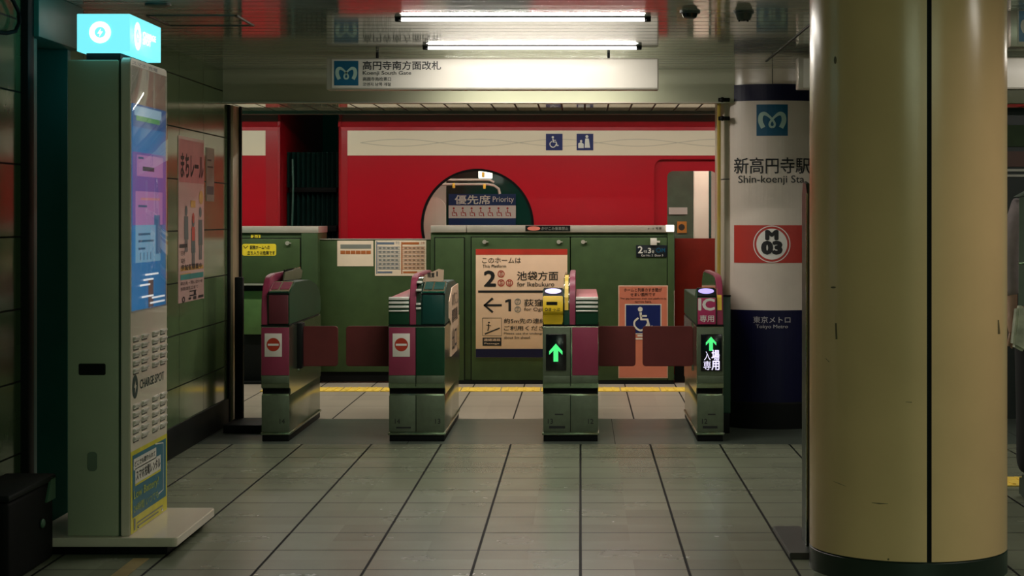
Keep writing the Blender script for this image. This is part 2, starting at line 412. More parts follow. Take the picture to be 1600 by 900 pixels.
# more lamps of the hall, over and behind the camera
batten(-.255, 11.2, 2.216, 1.17, 'white tube on the ceiling hidden behind the white hanging gate sign')
batten(2.9, 6.2, 2.216, 1.17, 'white tube on the ceiling to the right of the thick cream column', tm=TUBE)
batten(3.0, 9.6, 2.216, 1.17, 'white tube on the ceiling behind the thick cream column, right of the gates')
for x_, y_, l_ in ((.9, 3.0, 'over the middle of the hall, before the gates'), (2.6, 3.0, 'over the hall, well in front of the cream column'), (.9, .2, 'above the viewer'), (2.6, .2, 'right of the viewer'), (1.4, -2.4, 'behind the viewer on the right')):
    batten(x_, y_, 2.216, 1.17, 'tube on the ceiling '+l_, tm=HTUBE)

PT = emit('platform_tube', (1, .93, .82), 6.0)
PT.cycles.emission_sampling = 'NONE'
def plamp(xc, Y, label):
    t = thing('platform_lamp', label, 'ceiling lamp', (xc, Y, 2.3), 'platform tubes')
    obj('tube', MB().cyl((xc-1.15, Y, 2.25), (xc+1.15, Y, 2.25), .016, seg=12), PT, t)
    tube_light(t, xc, Y, 2.236, 2.3, .016, PLATFORM_POWER, (1, .93, .82))
    obj('housing', MB().box(xc-1.2, xc+1.2, Y-.05, Y+.05, 2.27, 2.2995, .003), WHITE, t)
for i, xc in enumerate((-2.9, -.4, 2.1)):
    plamp(xc, 13.9, ('white tube on the platform ceiling above the left platform gate', 'white tube on the platform ceiling above the middle of the platform', 'white tube on the platform ceiling behind the station name column')[i])

# ------------------------------------------------------------------ train
YT = 15.3
tx = lambda px: X_(px, YT); tz = lambda py: Z_(py, YT)
tc = thing('train_car', 'red train carriage with a white stripe and round window, right of the dark gangway', 'train', (tx(528), YT, -1.0))
# side panel with round window and doorway cut out
wc, wz, wr = tx(746), tz(352), .462
dx0, dx1 = tx(1022), tx(1022)+1.3
panel = plate([(tx(533), -.9), (5.2, -.9), (5.2, 2.045), (tx(533), 2.045)],
              [circ(wc, wz, wr, 72), rrect(dx0, dx1, -.05, tz(249), .07, 8, (1, 1, 0, 0))], YT, YT+.05)
obj('side_panel', panel, TRAINRED, tc)
# roof shoulder curving in, and the rounded car end
pr = [(YT, 2.045), (YT+.03, 2.13), (YT+.10, 2.22), (YT+.4, 2.42), (YT+1.3, 2.48), (YT+1.3, 2.44), (YT+.4, 2.38), (YT+.15, 2.20), (YT+.05, 2.045)]
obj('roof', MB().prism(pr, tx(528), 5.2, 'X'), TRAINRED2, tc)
ce = [(tx(533), YT), (tx(529.5), YT+.012), (tx(527.5), YT+.05), (tx(527.5), YT+2.5), (tx(534), YT+2.5), (tx(534), YT+.05)]
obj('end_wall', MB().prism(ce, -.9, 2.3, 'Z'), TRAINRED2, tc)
obj('end_band', MB().box(tx(534), tx(543), YT-.003, YT+.001, -.9, tz(204)), TRAINRED2, tc)
obj('window_rim', MB().bm and plate(circ(wc, wz, wr+.004, 72), [circ(wc, wz, wr-.016, 72)], YT-.008, YT+.03), RUBBER, tc)
obj('window_glass', MB().cyl((wc, YT+.012, wz), (wc, YT+.018, wz), wr-.014, seg=64), GLASS, tc)
st = Ink().rect(543, 1380, 204, 243)
so = st.build('white_stripe', TRAINWHITE, tc, front(YT), .004)
wav = Ink()
for k in range(8):
    c0 = 625+k*124
    for s in (-1, 1):
        wav.stroke([(c0-62+i*124/24, 223+s*5.5*math.sin(PI*i/24)) for i in range(25)], .9)
wav.build('wave_pattern', mat('stripe_line', (.58, .50, .39), .5), tc, front(YT), .0055)
pa = Ink().rect(853, 879, 209, 235).build('pictogram', BLUE2, tc, front(YT), .007); pb = Ink().rect(901, 927, 209, 235).build('pictogram', BLUE2, tc, front(YT), .007)
wheelchair(Ink(), 865, 222, 10.5).build('wheelchair_symbol', WINK, pa, front(YT), .0085)
pg = Ink()
pg.disc(917, 213.5, 2.3).poly([(914.5, 216.5), (920, 216.5), (922, 231), (913.5, 231)]).poly([(903.5, 224), (908, 222), (912, 225), (912, 231.5), (903.5, 231.5)]).disc(908, 220.5, 1.8)
pg.build('seat_symbol', WINK, pb, front(YT), .0085)
# door set back a little in the doorway, rounded window
dl = obj('door', plate(rrect(dx0-.01, dx1+.01, -.05, tz(247.5), .075, 8, (1, 1, 0, 0)), [rrect(tx(1043), tx(1043)+.41, tz(520), tz(267), .05, 8, (1, 1, 1, 1))], YT+.052, YT+.085), TRAINRED, tc)
obj('door_glass', MB().box(tx(1043), tx(1043)+.41, YT+.066, YT+.072, tz(520), tz(267)), GLASS, dl)
# the carriage inside
iw = mat('car_interior', (.72, .66, .56), .5, 0, .03)
ig = mat('car_interior_green', (.02, .11, .07), .3, 0, .1)
obj('interior_floor', MB().box(tx(533), 5.2, YT+.05, YT+2.5, -.05, 0), mat('car_floor', (.15, .15, .14), .5), tc)
YB = YT+2.42
bw = obj('far_wall', plate([(tx(533)+.02, 0), (5.2, 0), (5.2, 2.3), (tx(533)+.02, 2.3)], [rrect(X_(697, YB), X_(860, YB), .8, 1.76, .12), rrect(X_(1030, YB), X_(1087, YB), .6, 1.80, .10)], YB, YB+.06), iw, tc)
obj('far_window', MB().box(X_(697, YB)-.03, X_(860, YB)+.03, YB+.03, YB+.05, .75, 1.80), DARKGLASS, bw)
obj('far_door_glass', MB().box(X_(1030, YB)-.03, X_(1087, YB)+.03, YB+.03, YB+.05, .55, 1.84), mat('door_glass_green', (.10, .17, .12), .25), bw)
obj('interior_ceiling', MB().box(tx(533), 5.2, YT+.1, YT+2.5, 2.26, 2.3), ig, tc)
obj('interior_lamp', MB().box(-1.8, 4.5, YT+.16, YT+.36, 2.22, 2.262, .01), emit('car_lamp', (1, .92, .8), 12.0), tc)
YI = 16.2
obj('partition', MB().prism(rrect(X_(640, 15.7), X_(697, 15.7), 0.2, 1.47, .1), 15.66, 15.7, 'Y'), iw, tc)
obj('door_jamb', MB().box(X_(1084, 15.9), X_(1107, 15.9), 15.85, 15.95, 0, 1.74, .01), iw, tc)
obj('door_jamb', MB().box(X_(1107.3, 15.9), X_(1111, 15.9), 15.86, 15.95, 0, 1.74, .004), TEAL, tc)
hr = MB().tube([P(690, 288, YI), P(762, 288, YI), P(772, 290, YI), P(779, 295, YI), P(781, 303, YI)], .012)
hr.tube([P(697, 281, YI+.2), P(765, 281, YI+.2), P(772, 285, YI+.2)], .012)
obj('handrail', hr, SILVER, tc)
obj('interior_duct', MB().box(X_(748, 16.6), X_(769, 16.6), 16.55, 16.65, Z_(279, 16.6), Z_(264, 16.6), .008), emit('duct_glow', (1, .95, .85), 1.4), tc)  # duct box with a weak glow of its own
for px, py in ((755, 273), (757, 291), (709, 290)):
    obj('strap_handle', MB().box(X_(px-2, YI), X_(px+2, YI), YI-.015, YI+.015, Z_(py+4, YI), Z_(py-4, YI), .004), mat('strap_yellow', (.7, .42, .05), .4), tc)
YS = YB-.02
ps = Ink().rect(701, 806, 303, 353).build('priority_seat_sign', BLUE2, tc, front(YS), .004)
Ink().rect(701, 806, 321, 341).build('sign_strip', WINK, ps, front(YS), .006)
Ink().text('優先席', 711, 766, 305, 319, .02).text('Priority', 770, 803, 307, 318).build('lettering', WINK, ps, front(YS), .006)
pp = Ink()
for k in range(7):
    u = 709+k*14
    pp.disc(u, 325.5, 1.7).stroke([(u, 328), (u+.5, 332.5), (u+4, 332.5), (u+5, 338)], 1.7).stroke([(u-2.2, 331), (u-2, 337), (u+2.5, 337)], 1.3)
pp.build('pictograms', REDINK, ps, front(YS), .008)
yd = Ink().rect(1058, 1073, 346, 364).build('door_sticker', mat('sticker_orange', (.65, .25, .02), .5), tc, front(YB), .004)
Ink().disc(1065, 355, 5).build('sticker_mark', INK, yd, front(YB), .006)
Ink().rect(1045, 1074, 324, 335).build('door_notice', WINK, tc, front(YB), .004)
# neighbouring carriage and the gangway bellows
t2 = thing('train_car', 'red carriage end at the far left of the platform opening, left of the dark gangway', 'train', (tx(438), YT, -1.0))
obj('side_panel', MB().box(-6, tx(434), YT, YT+.05, -.9, 2.045), TRAINRED, t2)
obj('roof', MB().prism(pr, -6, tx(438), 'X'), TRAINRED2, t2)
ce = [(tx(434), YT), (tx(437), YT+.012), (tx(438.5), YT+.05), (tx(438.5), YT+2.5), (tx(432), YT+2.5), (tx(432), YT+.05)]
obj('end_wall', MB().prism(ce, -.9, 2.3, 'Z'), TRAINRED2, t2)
obj('end_band', MB().box(tx(415.5), tx(433.5), YT-.003, YT+.001, -.9, tz(204)), TRAINRED2, t2)
Ink().rect(60, 415, 204, 243).build('white_stripe', TRAINWHITE, t2, front(YT), .004)
gb = thing('gangway_bellows', 'dark teal pleated gangway bellows between the two red carriages', 'gangway', (tx(482), YT+.5, -.5))
for z0, z1, nm in ((Z_(352, 15.7), Z_(301, 15.7), 'bellows_fold'), (Z_(293, 15.7), Z_(238, 15.7), 'bellows_fold'), (-.6, Z_(362, 15.7), 'bellows_fold')):
    pts = []; n = 11
    for i in range(n*2+1):
        x = -2.468+.463*i/(n*2)
        pts.append((x, 15.62+(.10 if i % 2 else 0)))
    pts += [(pts[-1][0], 15.95), (pts[0][0], 15.95)]
    obj(nm, MB().prism(pts, z0, z1, 'Z'), TEALFAB, gb)
obj('bellows_band', MB().box(X_(455, 15.7), X_(529, 15.7), 15.58, 15.9, Z_(301, 15.7), Z_(293, 15.7), .01), RUBBER, gb)
obj('bellows_band', MB().box(X_(455, 15.7), X_(529, 15.7), 15.58, 15.9, Z_(362, 15.7), Z_(352, 15.7), .01), RUBBER, gb)
obj('hanging_cable', MB().tube([P(457, 249, 15.55), P(458, 290, 15.54), P(457, 330, 15.54), P(456, 356, 15.55)], .009), mat('cable_teal', (.05, .14, .11), .4), gb)

# ------------------------------------------------------------------ platform gates
YG = 14.5
gx = lambda px: X_(px, YG); gz = lambda py: Z_(py, YG)
gf = front(YG)
def lock(px, py, parent, Y=YG):
    p = P(px, py, Y)
    return obj('lock', MB().cyl(p, p-Vector((0, .012, 0)), .016, seg=16).box(p.x+.01, p.x+.03, Y-.014, Y, p.z-.004, p.z+.004), SILVER, parent)
# left housing
h1 = thing('platform_gate_housing', 'green platform gate housing at far left with yellow sticker and black recess', 'platform gate', (gx(420), YG, 0))
obj('body', MB().box(gx(330), gx(471), YG+.0, YG+.5, gz(446), 1.18, .004).box(gx(471), gx(497), YG-.012, YG+.5, .02, 1.18, .004), GREEN2, h1)
obj('top_cap', MB().box(gx(330), gx(498), YG-.013, YG+.5, 1.18, 1.232, .004), SILVER, h1)
obj('panel_gap', MB().box(gx(330), gx(470.3), YG-.004, YG+.001, gz(443), gz(371.6)), BLACK, obj('access_panel', MB().box(gx(330), gx(469), YG-.012, YG, gz(442.5), gz(373), .004), GREEN, h1))
obj('panel_sill', MB().box(gx(330), gx(470), YG-.014, YG, gz(446), gz(443), .001), SILVER, h1)
obj('lower_recess', MB().box(gx(330), gx(471), YG+.06, YG+.5, .02, gz(446), .002), BLACK, h1)
obj('lower_panel', MB().box(gx(380), gx(445), YG+.03, YG+.06, gz(523), gz(455), .004), mat('lower_green', (.085, .17, .05), .45), h1)
lock(449, 380, h1, YG-.012)
ys = Ink(); ys.poly([(p[0], p[1]) for p in rrect(379, 432, 381, 399.5, 3, 4)])
yo = ys.build('yellow_sticker', mat('sticker_yellow', (.80, .62, .03), .5, 0, .03), h1, gf, .0135)
Ink().text('駅務ホームへの', 391, 422, 383.5, 389.5, .02).text('立ち入りは危険です', 387, 430, 392, 398, .02).stroke([(381, 384), (384, 388), (388, 384)], 1).build('lettering', INK, yo, gf, .0145)
Ink().rect(392, 407, 366.5, 372).build('number_sticker', MATS['sticker_yellow'], h1, gf, .001)
Ink().text('2-1', 395, 404, 367.5, 371, .03).build('sticker_number', INK, h1, gf, .002)
obj('foot', MB().box(gx(330), gx(497), YG-.03, YG+.5, 0, .02), BLACK, h1)
# sliding leaf
l1 = thing('platform_gate_door', 'plain green sliding platform gate leaf with two paper notices', 'platform gate', (gx(583), YG+.1, 0))
YL = YG+.10
obj('leaf', MB().box(X_(497, YL), X_(673, YL), YL, YL+.06, Z_(581, YL), Z_(374.5, YL), .003), GREEN, l1)
obj('top_rail', MB().box(X_(497, YL), X_(673, YL), YL-.006, YL+.066, Z_(374.5, YL), Z_(373, YL), .001), SILVER, l1)
obj('kick_plate', MB().box(X_(497, YL), X_(673, YL), YL+.01, YL+.06, .01, Z_(581, YL)), RUBBER, l1)
YLf = front(YL)
n1 = thing('paper_notice', 'small white paper notice with an orange stripe taped to the green gate leaf', 'notice', P(555, 416, YL-.002))
obj('sheet', MB().box(X_(527, YL), X_(583.5, YL), YL-.003, YL-.0005, Z_(416, YL), Z_(376, YL)), PAPER, n1)
Ink().rect(532, 580, 382, 388.5).build('print', GREYINK, n1, YLf, .004)
k = Ink()
for i in range(6): k.rect(532+i*8.05, 532+i*8.05+7.3, 391.5, 397)
k.build('orange_row', ORANGE, n1, YLf, .004)
n2 = thing('timetable_sheet', 'white timetable sheet in blue and orange columns at the edge of the green leaf', 'notice', P(626, 431, YL-.002))
obj('sheet', MB().box(X_(586, YL), X_(666, YL), YL-.003, YL-.0005, Z_(431, YL), Z_(375.5, YL)), PAPER, n2)
a, b, tt = Ink(), Ink(), Ink()
a.rect(588, 589.5, 377, 428).rect(589.5, 616, 378.5, 382); b.rect(627, 628.8, 378, 428).rect(628.8, 655, 378.5, 382)
for i in range(12):
    v = 385.5+i*3.1
    a.rect(590, 625, v, v+1.1); b.rect(629, 664, v, v+1.1)
    if i % 2 == 0:
        for q in range(5): tt.rect(592+q*6.5, 592+q*6.5+4, v+1.6, v+2.6); tt.rect(632+q*6.5, 632+q*6.5+4, v+1.6, v+2.6)
a.rect(590, 613, 424, 427).text('平日', 618, 624, 377.5, 382); b.rect(630, 652, 424, 427).text('土休', 657, 663.5, 377.5, 382)
a.build('weekday_column', SLATE, n2, YLf, .004); b.build('holiday_column', ORANGE, n2, YLf, .004); tt.build('figures', GREYINK, n2, YLf, .0045)
# main housing
h2 = thing('platform_gate_housing', 'long green platform gate housing carrying the track direction sign', 'platform gate', (gx(860), YG, 0))
obj('body', MB().box(gx(673), gx(1053), YG, YG+.5, .03, 1.182, .004), GREEN2, h2)
obj('top_cap', MB().box(gx(673), gx(728.5), YG-.013, YG+.5, 1.184, 1.238, .004).box(gx(729.5), gx(1053), YG-.013, YG+.5, 1.184, 1.238, .004), SILVER, h2)
obj('panel_gap', MB().box(gx(678.6), gx(726.4), YG-.004, YG+.001, gz(596), gz(370.6)), BLACK, obj('narrow_panel', MB().box(gx(680), gx(725), YG-.012, YG+.002, gz(594), gz(372), .004), GREEN, h2))
obj('panel_gap', MB().box(gx(735.6), gx(891.9), YG-.004, YG+.001, gz(596), gz(369.6)), BLACK, obj('door_panel', MB().box(gx(737), gx(890.5), YG-.012, YG+.002, gz(594), gz(371), .004), GREEN, h2))
obj('panel_gap', MB().box(gx(890.6), gx(1043.4), YG-.004, YG+.001, gz(596), gz(369.6)), BLACK, obj('door_panel', MB().box(gx(892), gx(1042), YG-.012, YG+.002, gz(594), gz(371), .004), GREEN, h2))
obj('edge_post', MB().box(gx(1043), gx(1053), YG-.014, YG+.01, .03, 1.18, .003), GREEN, h2)
obj('foot', MB().box(gx(673), gx(1053), YG-.01, YG+.5, 0, .03), BLACK, h2)
for px in (757, 873, 911): lock(px, 378, h2, YG-.012)
obj('key_box', MB().box(gx(1016), gx(1026), YG-.03, YG-.012, gz(383), gz(372), .002).box(gx(1026), gx(1031), YG-.022, YG-.016, gz(379), gz(376)), WHITE, h2)
cs = obj('cap_label', MB().box(gx(821), gx(891), YG-.017, YG-.013, gz(361.5), gz(352.5)), BLACK, h2)
Ink().disc(834, 357, 10, 3.4).build('label_mark', mat('label_red', (.7, .2, .15), .4), cs, front(YG-.017), .001)
Ink().text('かけこみ乗車禁止', 846, 888, 354.5, 359.5, .02).build('lettering', GREYINK, cs, front(YG-.017), .001)
obj('door_lamp', MB().box(gx(1041), gx(1053), YG-.03, YG+.1, gz(362), gz(351.5), .004), emit('lamp_white', (1, .93, .82), 1.2), h2)
Ink().text('← → 号車', 1012, 1034, 355, 359, .0).build('cap_text', INK, h2, front(YG-.013), .001)
# direction sign
YD = YG-.012
def panel_board(name, label, cat, px0, px1, py0, py1, Y, m, th=.008, nm='board'):
    t = thing(name, label, cat, P((px0+px1)/2, py1, Y))
    obj(nm, MB().box(X_(px0, Y), X_(px1, Y), Y-th, Y, Z_(py1, Y), Z_(py0, Y), .002), m, t); return t, front(Y-th)
s1, sf = panel_board('direction_sign', 'cream track direction sign with big 2 and arrow to 1 on the green housing', 'sign', 743.5, 886.5, 389, 558.5, YD, CREAM)
Ink().rect(743.5, 886.5, 389, 398).build('red_band', mat('sign_red', (.50, .035, .02), .4), s1, sf, .001)
Ink().rect(743.5, 886.5, 545, 558.5).build('blue_band', NAVY, s1, sf, .001)
i = Ink()
i.text('このホームは', 753.5, 814, 402.5, 411, .004).text('This Platform', 754, 791, 413.5, 418, .01)
i.text('2', 757, 774, 423.5, 447, .035).text('池袋方面', 808, 872, 424, 438, .012).text('for Ikebukuro', 808, 866, 440.5, 447.5, .004)
i.rect(747, 883, 453.8, 457.4)
i.stroke([(784, 477), (756, 477)], 3.4).stroke([(770, 466), (757, 477), (770, 488)], 3.6)
i.poly([(794.5, 467.5), (798.5, 467.5), (798.5, 486.5), (794.5, 486.5)]).poly([(789.5, 469.5), (794.6, 467.5), (794.6, 471.3), (789.5, 473)]).text('荻窪方面', 819, 882, 467.5, 478.5, .012).text('for Ogikubo', 819, 866, 480.5, 487.5, .004)
i.text('約5m先の連絡通路を', 787.5, 884, 497.5, 505.5, .012).text('ご利用ください。', 787.5, 866, 509, 516.5, .012)
i.text('Please use the underground passage', 787.5, 884, 519.5, 523.5, .006).text('about 5m ahead.', 787.5, 829, 525.5, 529.5, .006)
i.stroke([(754, 497), (783.5, 497), (783.5, 524.5), (754, 524.5), (754, 497)], .7)
i.stroke([(757.5, 522), (781, 512.5)], 2.0).disc(764, 504, 1.4).stroke([(763.5, 506), (763.5, 512), (762, 517)], 1.6).stroke([(760, 508), (767, 509)], 1.0)
i.rect(754, 783.5, 527.5, 540.5)
i.build('lettering', INK, s1, sf, .0015)
Ink().text('連絡通路', 756, 782, 529, 533, .01).text('Passage', 757, 780, 535.5, 538.5, .01).build('passage_lettering', CREAM, s1, sf, .0025)
i = Ink()
for u, v in ((783, 428), (783, 442), (796, 442)): i.ring(u, v, 4.3, 5.6, 24).text('M', u-1.8, u+1.8, v-3.4, v-.4, .04).text('03', u-2.4, u+2.4, v+.3, v+3.2, .03)
i.build('station_rings', REDINK, s1, sf, .0015)
i = Ink()
for u, v in ((809, 471.5), (809, 483.5)): i.ring(u, v, 3.8, 5.0, 24).text('M', u-1.6, u+1.6, v-3, v-.4, .04).text('01', u-2.2, u+2.2, v+.3, v+2.9, .03)
i.build('station_rings', GREYINK, s1, sf, .0015)
# car number plate
s2, f2 = panel_board('car_number_plate', 'small black plate reading 2 and 3 near the top right of the green housing', 'sign', 994, 1042, 383, 402, YD, mat('plate_black', (.008, .012, .02), .3), .005, 'plate')
Ink().text('2', 997, 1004, 385, 395.5, .03).text('3', 1012.5, 1017, 387.5, 395.5, .03).text('号車', 1005.5, 1011, 391, 395.5).text('番', 1018.5, 1022, 391, 395.5).text('Car No. 2  Door 3', 1002, 1036, 397.5, 400.5).build('lettering', WINK, s2, f2, .001)
i = Ink().ring(1029, 391, 2.6, 3.8); i.text('M', 1034, 1039, 388, 394, .03); i.build('blue_mark', BLUE, s2, f2, .001)
# salmon wheelchair poster
s3, f3 = panel_board('wheelchair_poster', 'salmon poster with a blue wheelchair symbol behind the right pair of flaps', 'poster', 966, 1043.5, 446, 591, YD, mat('poster_edge', (.66, .42, .32), .5), .003, 'sheet')
Ink().rect(967.5, 1042, 447.5, 589.5).build('print', SALMON, s3, f3, .001)
Ink().text('ホームと列車のすき間が', 975, 1034, 450, 456, .012).text('せまい箇所です', 985, 1024, 457.5, 463, .012).text('The gap between train and platform is', 969, 1040.5, 465, 468.5, .01).text('narrow here.', 992, 1018, 469.5, 473, .01).build('lettering', mat('poster_ink', (.03, .012, .012), .5), s3, f3, .002)
Ink().rect(976.5, 1033.5, 475, 522).build('symbol_edge', WINK, s3, f3, .002)
Ink().rect(978, 1032, 476.5, 520.5).build('symbol_field', BLUE2, s3, f3, .003)
wheelchair(Ink(), 1003, 499, 22).build('symbol', WINK, s3, f3, .004)
Ink().rect(996, 1018, 523, 526).rect(992, 1018, 528, 530.5).build('lines', WINK, s3, f3, .003)
# red leaf to the right
l2 = thing('platform_gate_door', 'dark red platform gate leaf between the green housing and the station name column', 'platform gate', (gx(1090), YG+.1, 0))
obj('leaf', MB().box(X_(1054.5, YL), X_(1215, YL), YL, YL+.06, Z_(561, YL), Z_(372.5, YL), .003), mat('leaf_red', (.13, .008, .003), .6, spec=.15), l2)
obj('kick_plate', MB().box(X_(1054.5, YL), X_(1215, YL), YL+.01, YL+.06, .005, Z_(561, YL)), RUBBER, l2)
# tactile yellow strip before the gates
for n_ in range(24):
    x0 = -3.6+n_*.3
    tb = MB().box(x0+.004, x0+.296, 13.86, 14.16, 0, .006, .002)
    for a_ in range(4): tb.box(x0+.04+a_*.065, x0+.06+a_*.065, 13.89, 14.13, .005, .011, .002)
    if -2.6 < x0 < 1.2:
        o = obj('tactile_tile', tb, TACT); tag(o, 'yellow tactile paving tile in the row along the platform gates', 'tactile tile', 'yellow tactile tiles along the platform gates')
    else: tb.bm.free()

# ------------------------------------------------------------------ ticket gates
G0, G1 = 10.79, 12.10
def fin_prof(dz=0, dy=0):
    return [(G0+.004+dy, .677), (G0+.006+dy, .76), (G0+.02+dy, .84-dz*.5), (G0+.05+dy, .895-dz), (G0+.10+dy, .937-dz), (G0+.17+dy, .960-dz), (G0+.30+dy, .968-dz),
            (G1-.25, .968-dz), (G1-.12, .955-dz), (G1-.04, .91-dz), (G1-.004, .83), (G1, .677)]
def gate_base(t, x0, x1, split=None, number=(None, None)):
    obj('plinth', MB().box(x0+.004, x1-.004, G0+.012, G1-.005, 0, .038, .003), BLACK, t)
    obj('base_rail', MB().box(x0-.004, x1+.004, G0-.002, G1, .038, .052, .003), STEEL, t)
    obj('lower_cabinet', MB().box(x0+.004, x1-.004, G0+.006, G1-.01, .052, .278, .004), STEEL, t)
    obj('waist_shade', MB().box(x0+.004, x1-.004, G0+.03, G0+.052, .266, .322), RUBBER, t)  # black strip set in for the shade of the front recess
    m = MB(); m.prism([(G0+.05, .268), (G0+.05, .300), (G0+.004, .312), (G0, .40), (G0, .664), (G0+.004, .672), (G1-.004, .672), (G1, .664), (G1, .268)], x0, x1, 'X', .003)
    obj('middle_cabinet', m, STEEL, t)
    xs = [x0, x1] if split is None else [x0, split, x1]
    for a, b in zip(xs, xs[1:]):
        obj('front_plate', MB().box(a+.003, b-.0008, G0+.001, G0+.007, .058, .268, .0006), DSTEEL, t)
        obj('steel_front', MB().box(a+.003, b-.001, G0-.002, G0+.03, .338, .385, .004), DSTEEL, t)
    if split is not None: obj('cabinet_seam', MB().box(split-.0016, split+.0016, G0-.0046, G0+.004, .322, .664).box(split-.0016, split+.0016, G0-.0002, G0+.008, .055, .27), BLACK, t)
    obj('parting_seam', MB().box(x0-.001, x1+.001, G0-.001, G1-.1, .671, .678), BLACK, t)
def half_panel(t, a, b, m, name='front_panel'):
    return obj(name, MB().box(a+.002, b-.001, G0-.004, G0+.02, .386, .664, .002), m, t)
def no_entry(t, px0, px1, Y=G0-.004):
    s = obj('no_entry_sign', MB().box(X_(px0, Y), X_(px1, Y), Y-.002, Y, Z_(557.5, Y), Z_(521, Y), .0008), WHITE, t)
    cu, f = (px0+px1)/2, front(Y-.002)
    Ink().disc(cu, 538.5, 10.4).build('red_disc', mat('no_entry_red', (.42, .035, .015), .4), s, f, .0008)
    Ink().rect(cu-8.5, cu+8.5, 537, 540.3).build('white_bar', WINK, s, f, .0016)
def led(t, px0, px1, py0, py1, arrow, extra=None, Y=G0-.004):
    s = obj('led_display', MB().box(X_(px0, Y), X_(px1, Y), Y-.006, Y, Z_(py1, Y), Z_(py0, Y), .003), mat('led_black', (.004, .004, .006), .15), t)
    f = front(Y-.006); cu, v0, v1 = arrow
    hh = v1-v0; ww = hh*.37
    Ink().poly([(cu, v0), (cu+ww, v0+hh*.42), (cu+ww, v0+hh*.62), (cu+ww*.34, v0+hh*.38), (cu-ww*.34, v0+hh*.38), (cu-ww, v0+hh*.62), (cu-ww, v0+hh*.42)]).rect(cu-ww*.36, cu+ww*.36, v0+hh*.3, v1).build('green_arrow', LEDGREEN, s, f, .001)
    if extra: extra(s, f)
def flap(t, xa, xb, Y=11.16):
    x0, x1 = sorted((xa, xb))
    m = MB().prism(rrect(x0, x1, Z_(572, Y), Z_(509.5, Y), .018, 5), Y-.014, Y+.014, 'Y', .004)
    fl = obj('flap', m, FLAP, t)
    obj('hinge', MB().cyl((xa, Y, Z_(512, Y)), (xa, Y, Z_(503, Y)), .008, seg=12).cyl((xa, Y, Z_(579, Y)), (xa, Y, Z_(570, Y)), .008, seg=12), CHROME, fl)
def numbers(t, items):
    i = Ink()
    for s, u in items: i.text(s, u, u+8, 654.5, 662, .01)
    i.build('lane_number', INK, t, front(G0+.0012), .0006)
def bars(t, items):
    for a, b, v0, v1 in items: Ink().rect(a, b, v0, v1).build('maker_plate', INK, t, front(G0+.0012), .0006)
def head_flat(t, a, b):          # ticket feed half: slats in front, flat pink lid, tube light put into both colours
    obj('head', MB().box(a, b, G0+.002, G1, .679, .829, .006), GGREEN, t)
    obj('lid', MB().box(a+.001, b, G0+.03, G1-.01, .829, .836, .003), PINK_LIT, t)
    for zc, h_ in ((.832, .016), (.808, .014), (.784, .014), (.760, .009)):
        obj('glint_slat', MB().box(a+.001, b-.002, G0-.006, G0+.03, zc-h_/2, zc+h_/2, .003), SLAT, t)
def head_display(t, a, b, panel, screen, lo=.0):
    pr_ = [(G0+.004, .679), (G0+.002, .85), (G0+.03, .872), (G0+.20, .918), (G0+.80, .915), (G0+1.10, .88), (G0+1.25, .835), (G1, .78), (G1, .70), (G1-.05, .679)]
    obj('head', MB().prism(pr_, a, b, 'X', .004), GGREEN if panel is PINKD else TEAL, t)
    obj('head_panel', MB().box(a+.008, b-.006, G0-.004, G0+.01, .684, .852, .004), panel, t)
    obj('head_seam', MB().box(a, b, G0-.0005, G0+.02, .853, .862), BLACK, t)
    def slope(y0, y1, h0, h1, xa, xb):
        f = lambda y: .872+(y-.03)/.17*.046
        return MB().prism([(G0+y0, f(y0)+h0), (G0+y1, f(y1)+h0), (G0+y1, f(y1)+h1), (G0+y0, f(y0)+h1)], xa, xb, 'X', .0015)
    fr = obj('screen_frame', slope(.012, .205, .0, .006, a+.006, b-.004), CHROME, t)
    mid = a+(b-a)*.45
    obj('screen', slope(.05, .185, .003, .0085, a+.012, mid-.003), screen, fr)
    obj('screen', slope(.05, .185, .003, .0085, mid+.006, b-.010), screen, fr)
def head_ic(t, a, b, Yf=G0):
    pr_ = [(G0+.004, .679), (G0+.002, .835), (G0+.012, .842), (G0+.075, .885), (G0+.10, .885), (G0+.20, .838), (G1, .836), (G1, .679)]
    obj('head', MB().prism(pr_, a, b, 'X', .003), GGREEN, t)
    f = lambda y: .842+(y-.012)/.063*.043
    fr = obj('reader_bezel', MB().prism([(G0+.010, f(.010)), (G0+.078, f(.078)), (G0+.076, f(.078)+.006), (G0+.008, f(.010)+.006)], a+.004, b-.004, 'X', .002), BLACK, t)
    i = Ink(); cx = (a+b)/2
    i.disc(0, 0, (b-a)*.40, .026)
    def mp(u, v, h): y = .044+v*.83; return Vector((cx+u, G0+y-h*.55, f(y)+.006+h*.83))
    i.build('touch_pad', ICLIT, fr, mp, .005)
    obj('reader_top', MB().box(a+.008, b-.008, G0+.074, G0+.10, .884, .892, .002), STEEL, t)
def fin(t, a, b, ca=None, cb=None, strip=None):
    obj('fin', MB().prism(fin_prof(), a, b, 'X', .004), PINK, t)
    if ca is not None: obj('fin_side', MB().prism(fin_prof(.012, .004), ca, cb, 'X', .003), mat('fin_side_green', (.02, .05, .03), .12, 0, .05, coat=.5), t)
    if strip:
        u0, u1, m = strip                 # narrow yellow warning strip wrapped over the curved front
        pts = [(y-.006, z) for y, z in fin_prof(.012, .004)[1:7]]
        b_ = MB()
        for p, q in zip(pts, pts[1:]): b_.quad((u0, p[0], p[1]+.004), (u1, p[0], p[1]+.004), (u1, q[0], q[1]+.004), (u0, q[0], q[1]+.004))
        obj('yellow_strip', b_, m, t)
YST = mat('strip_yellow', (.72, .50, .05), .4)

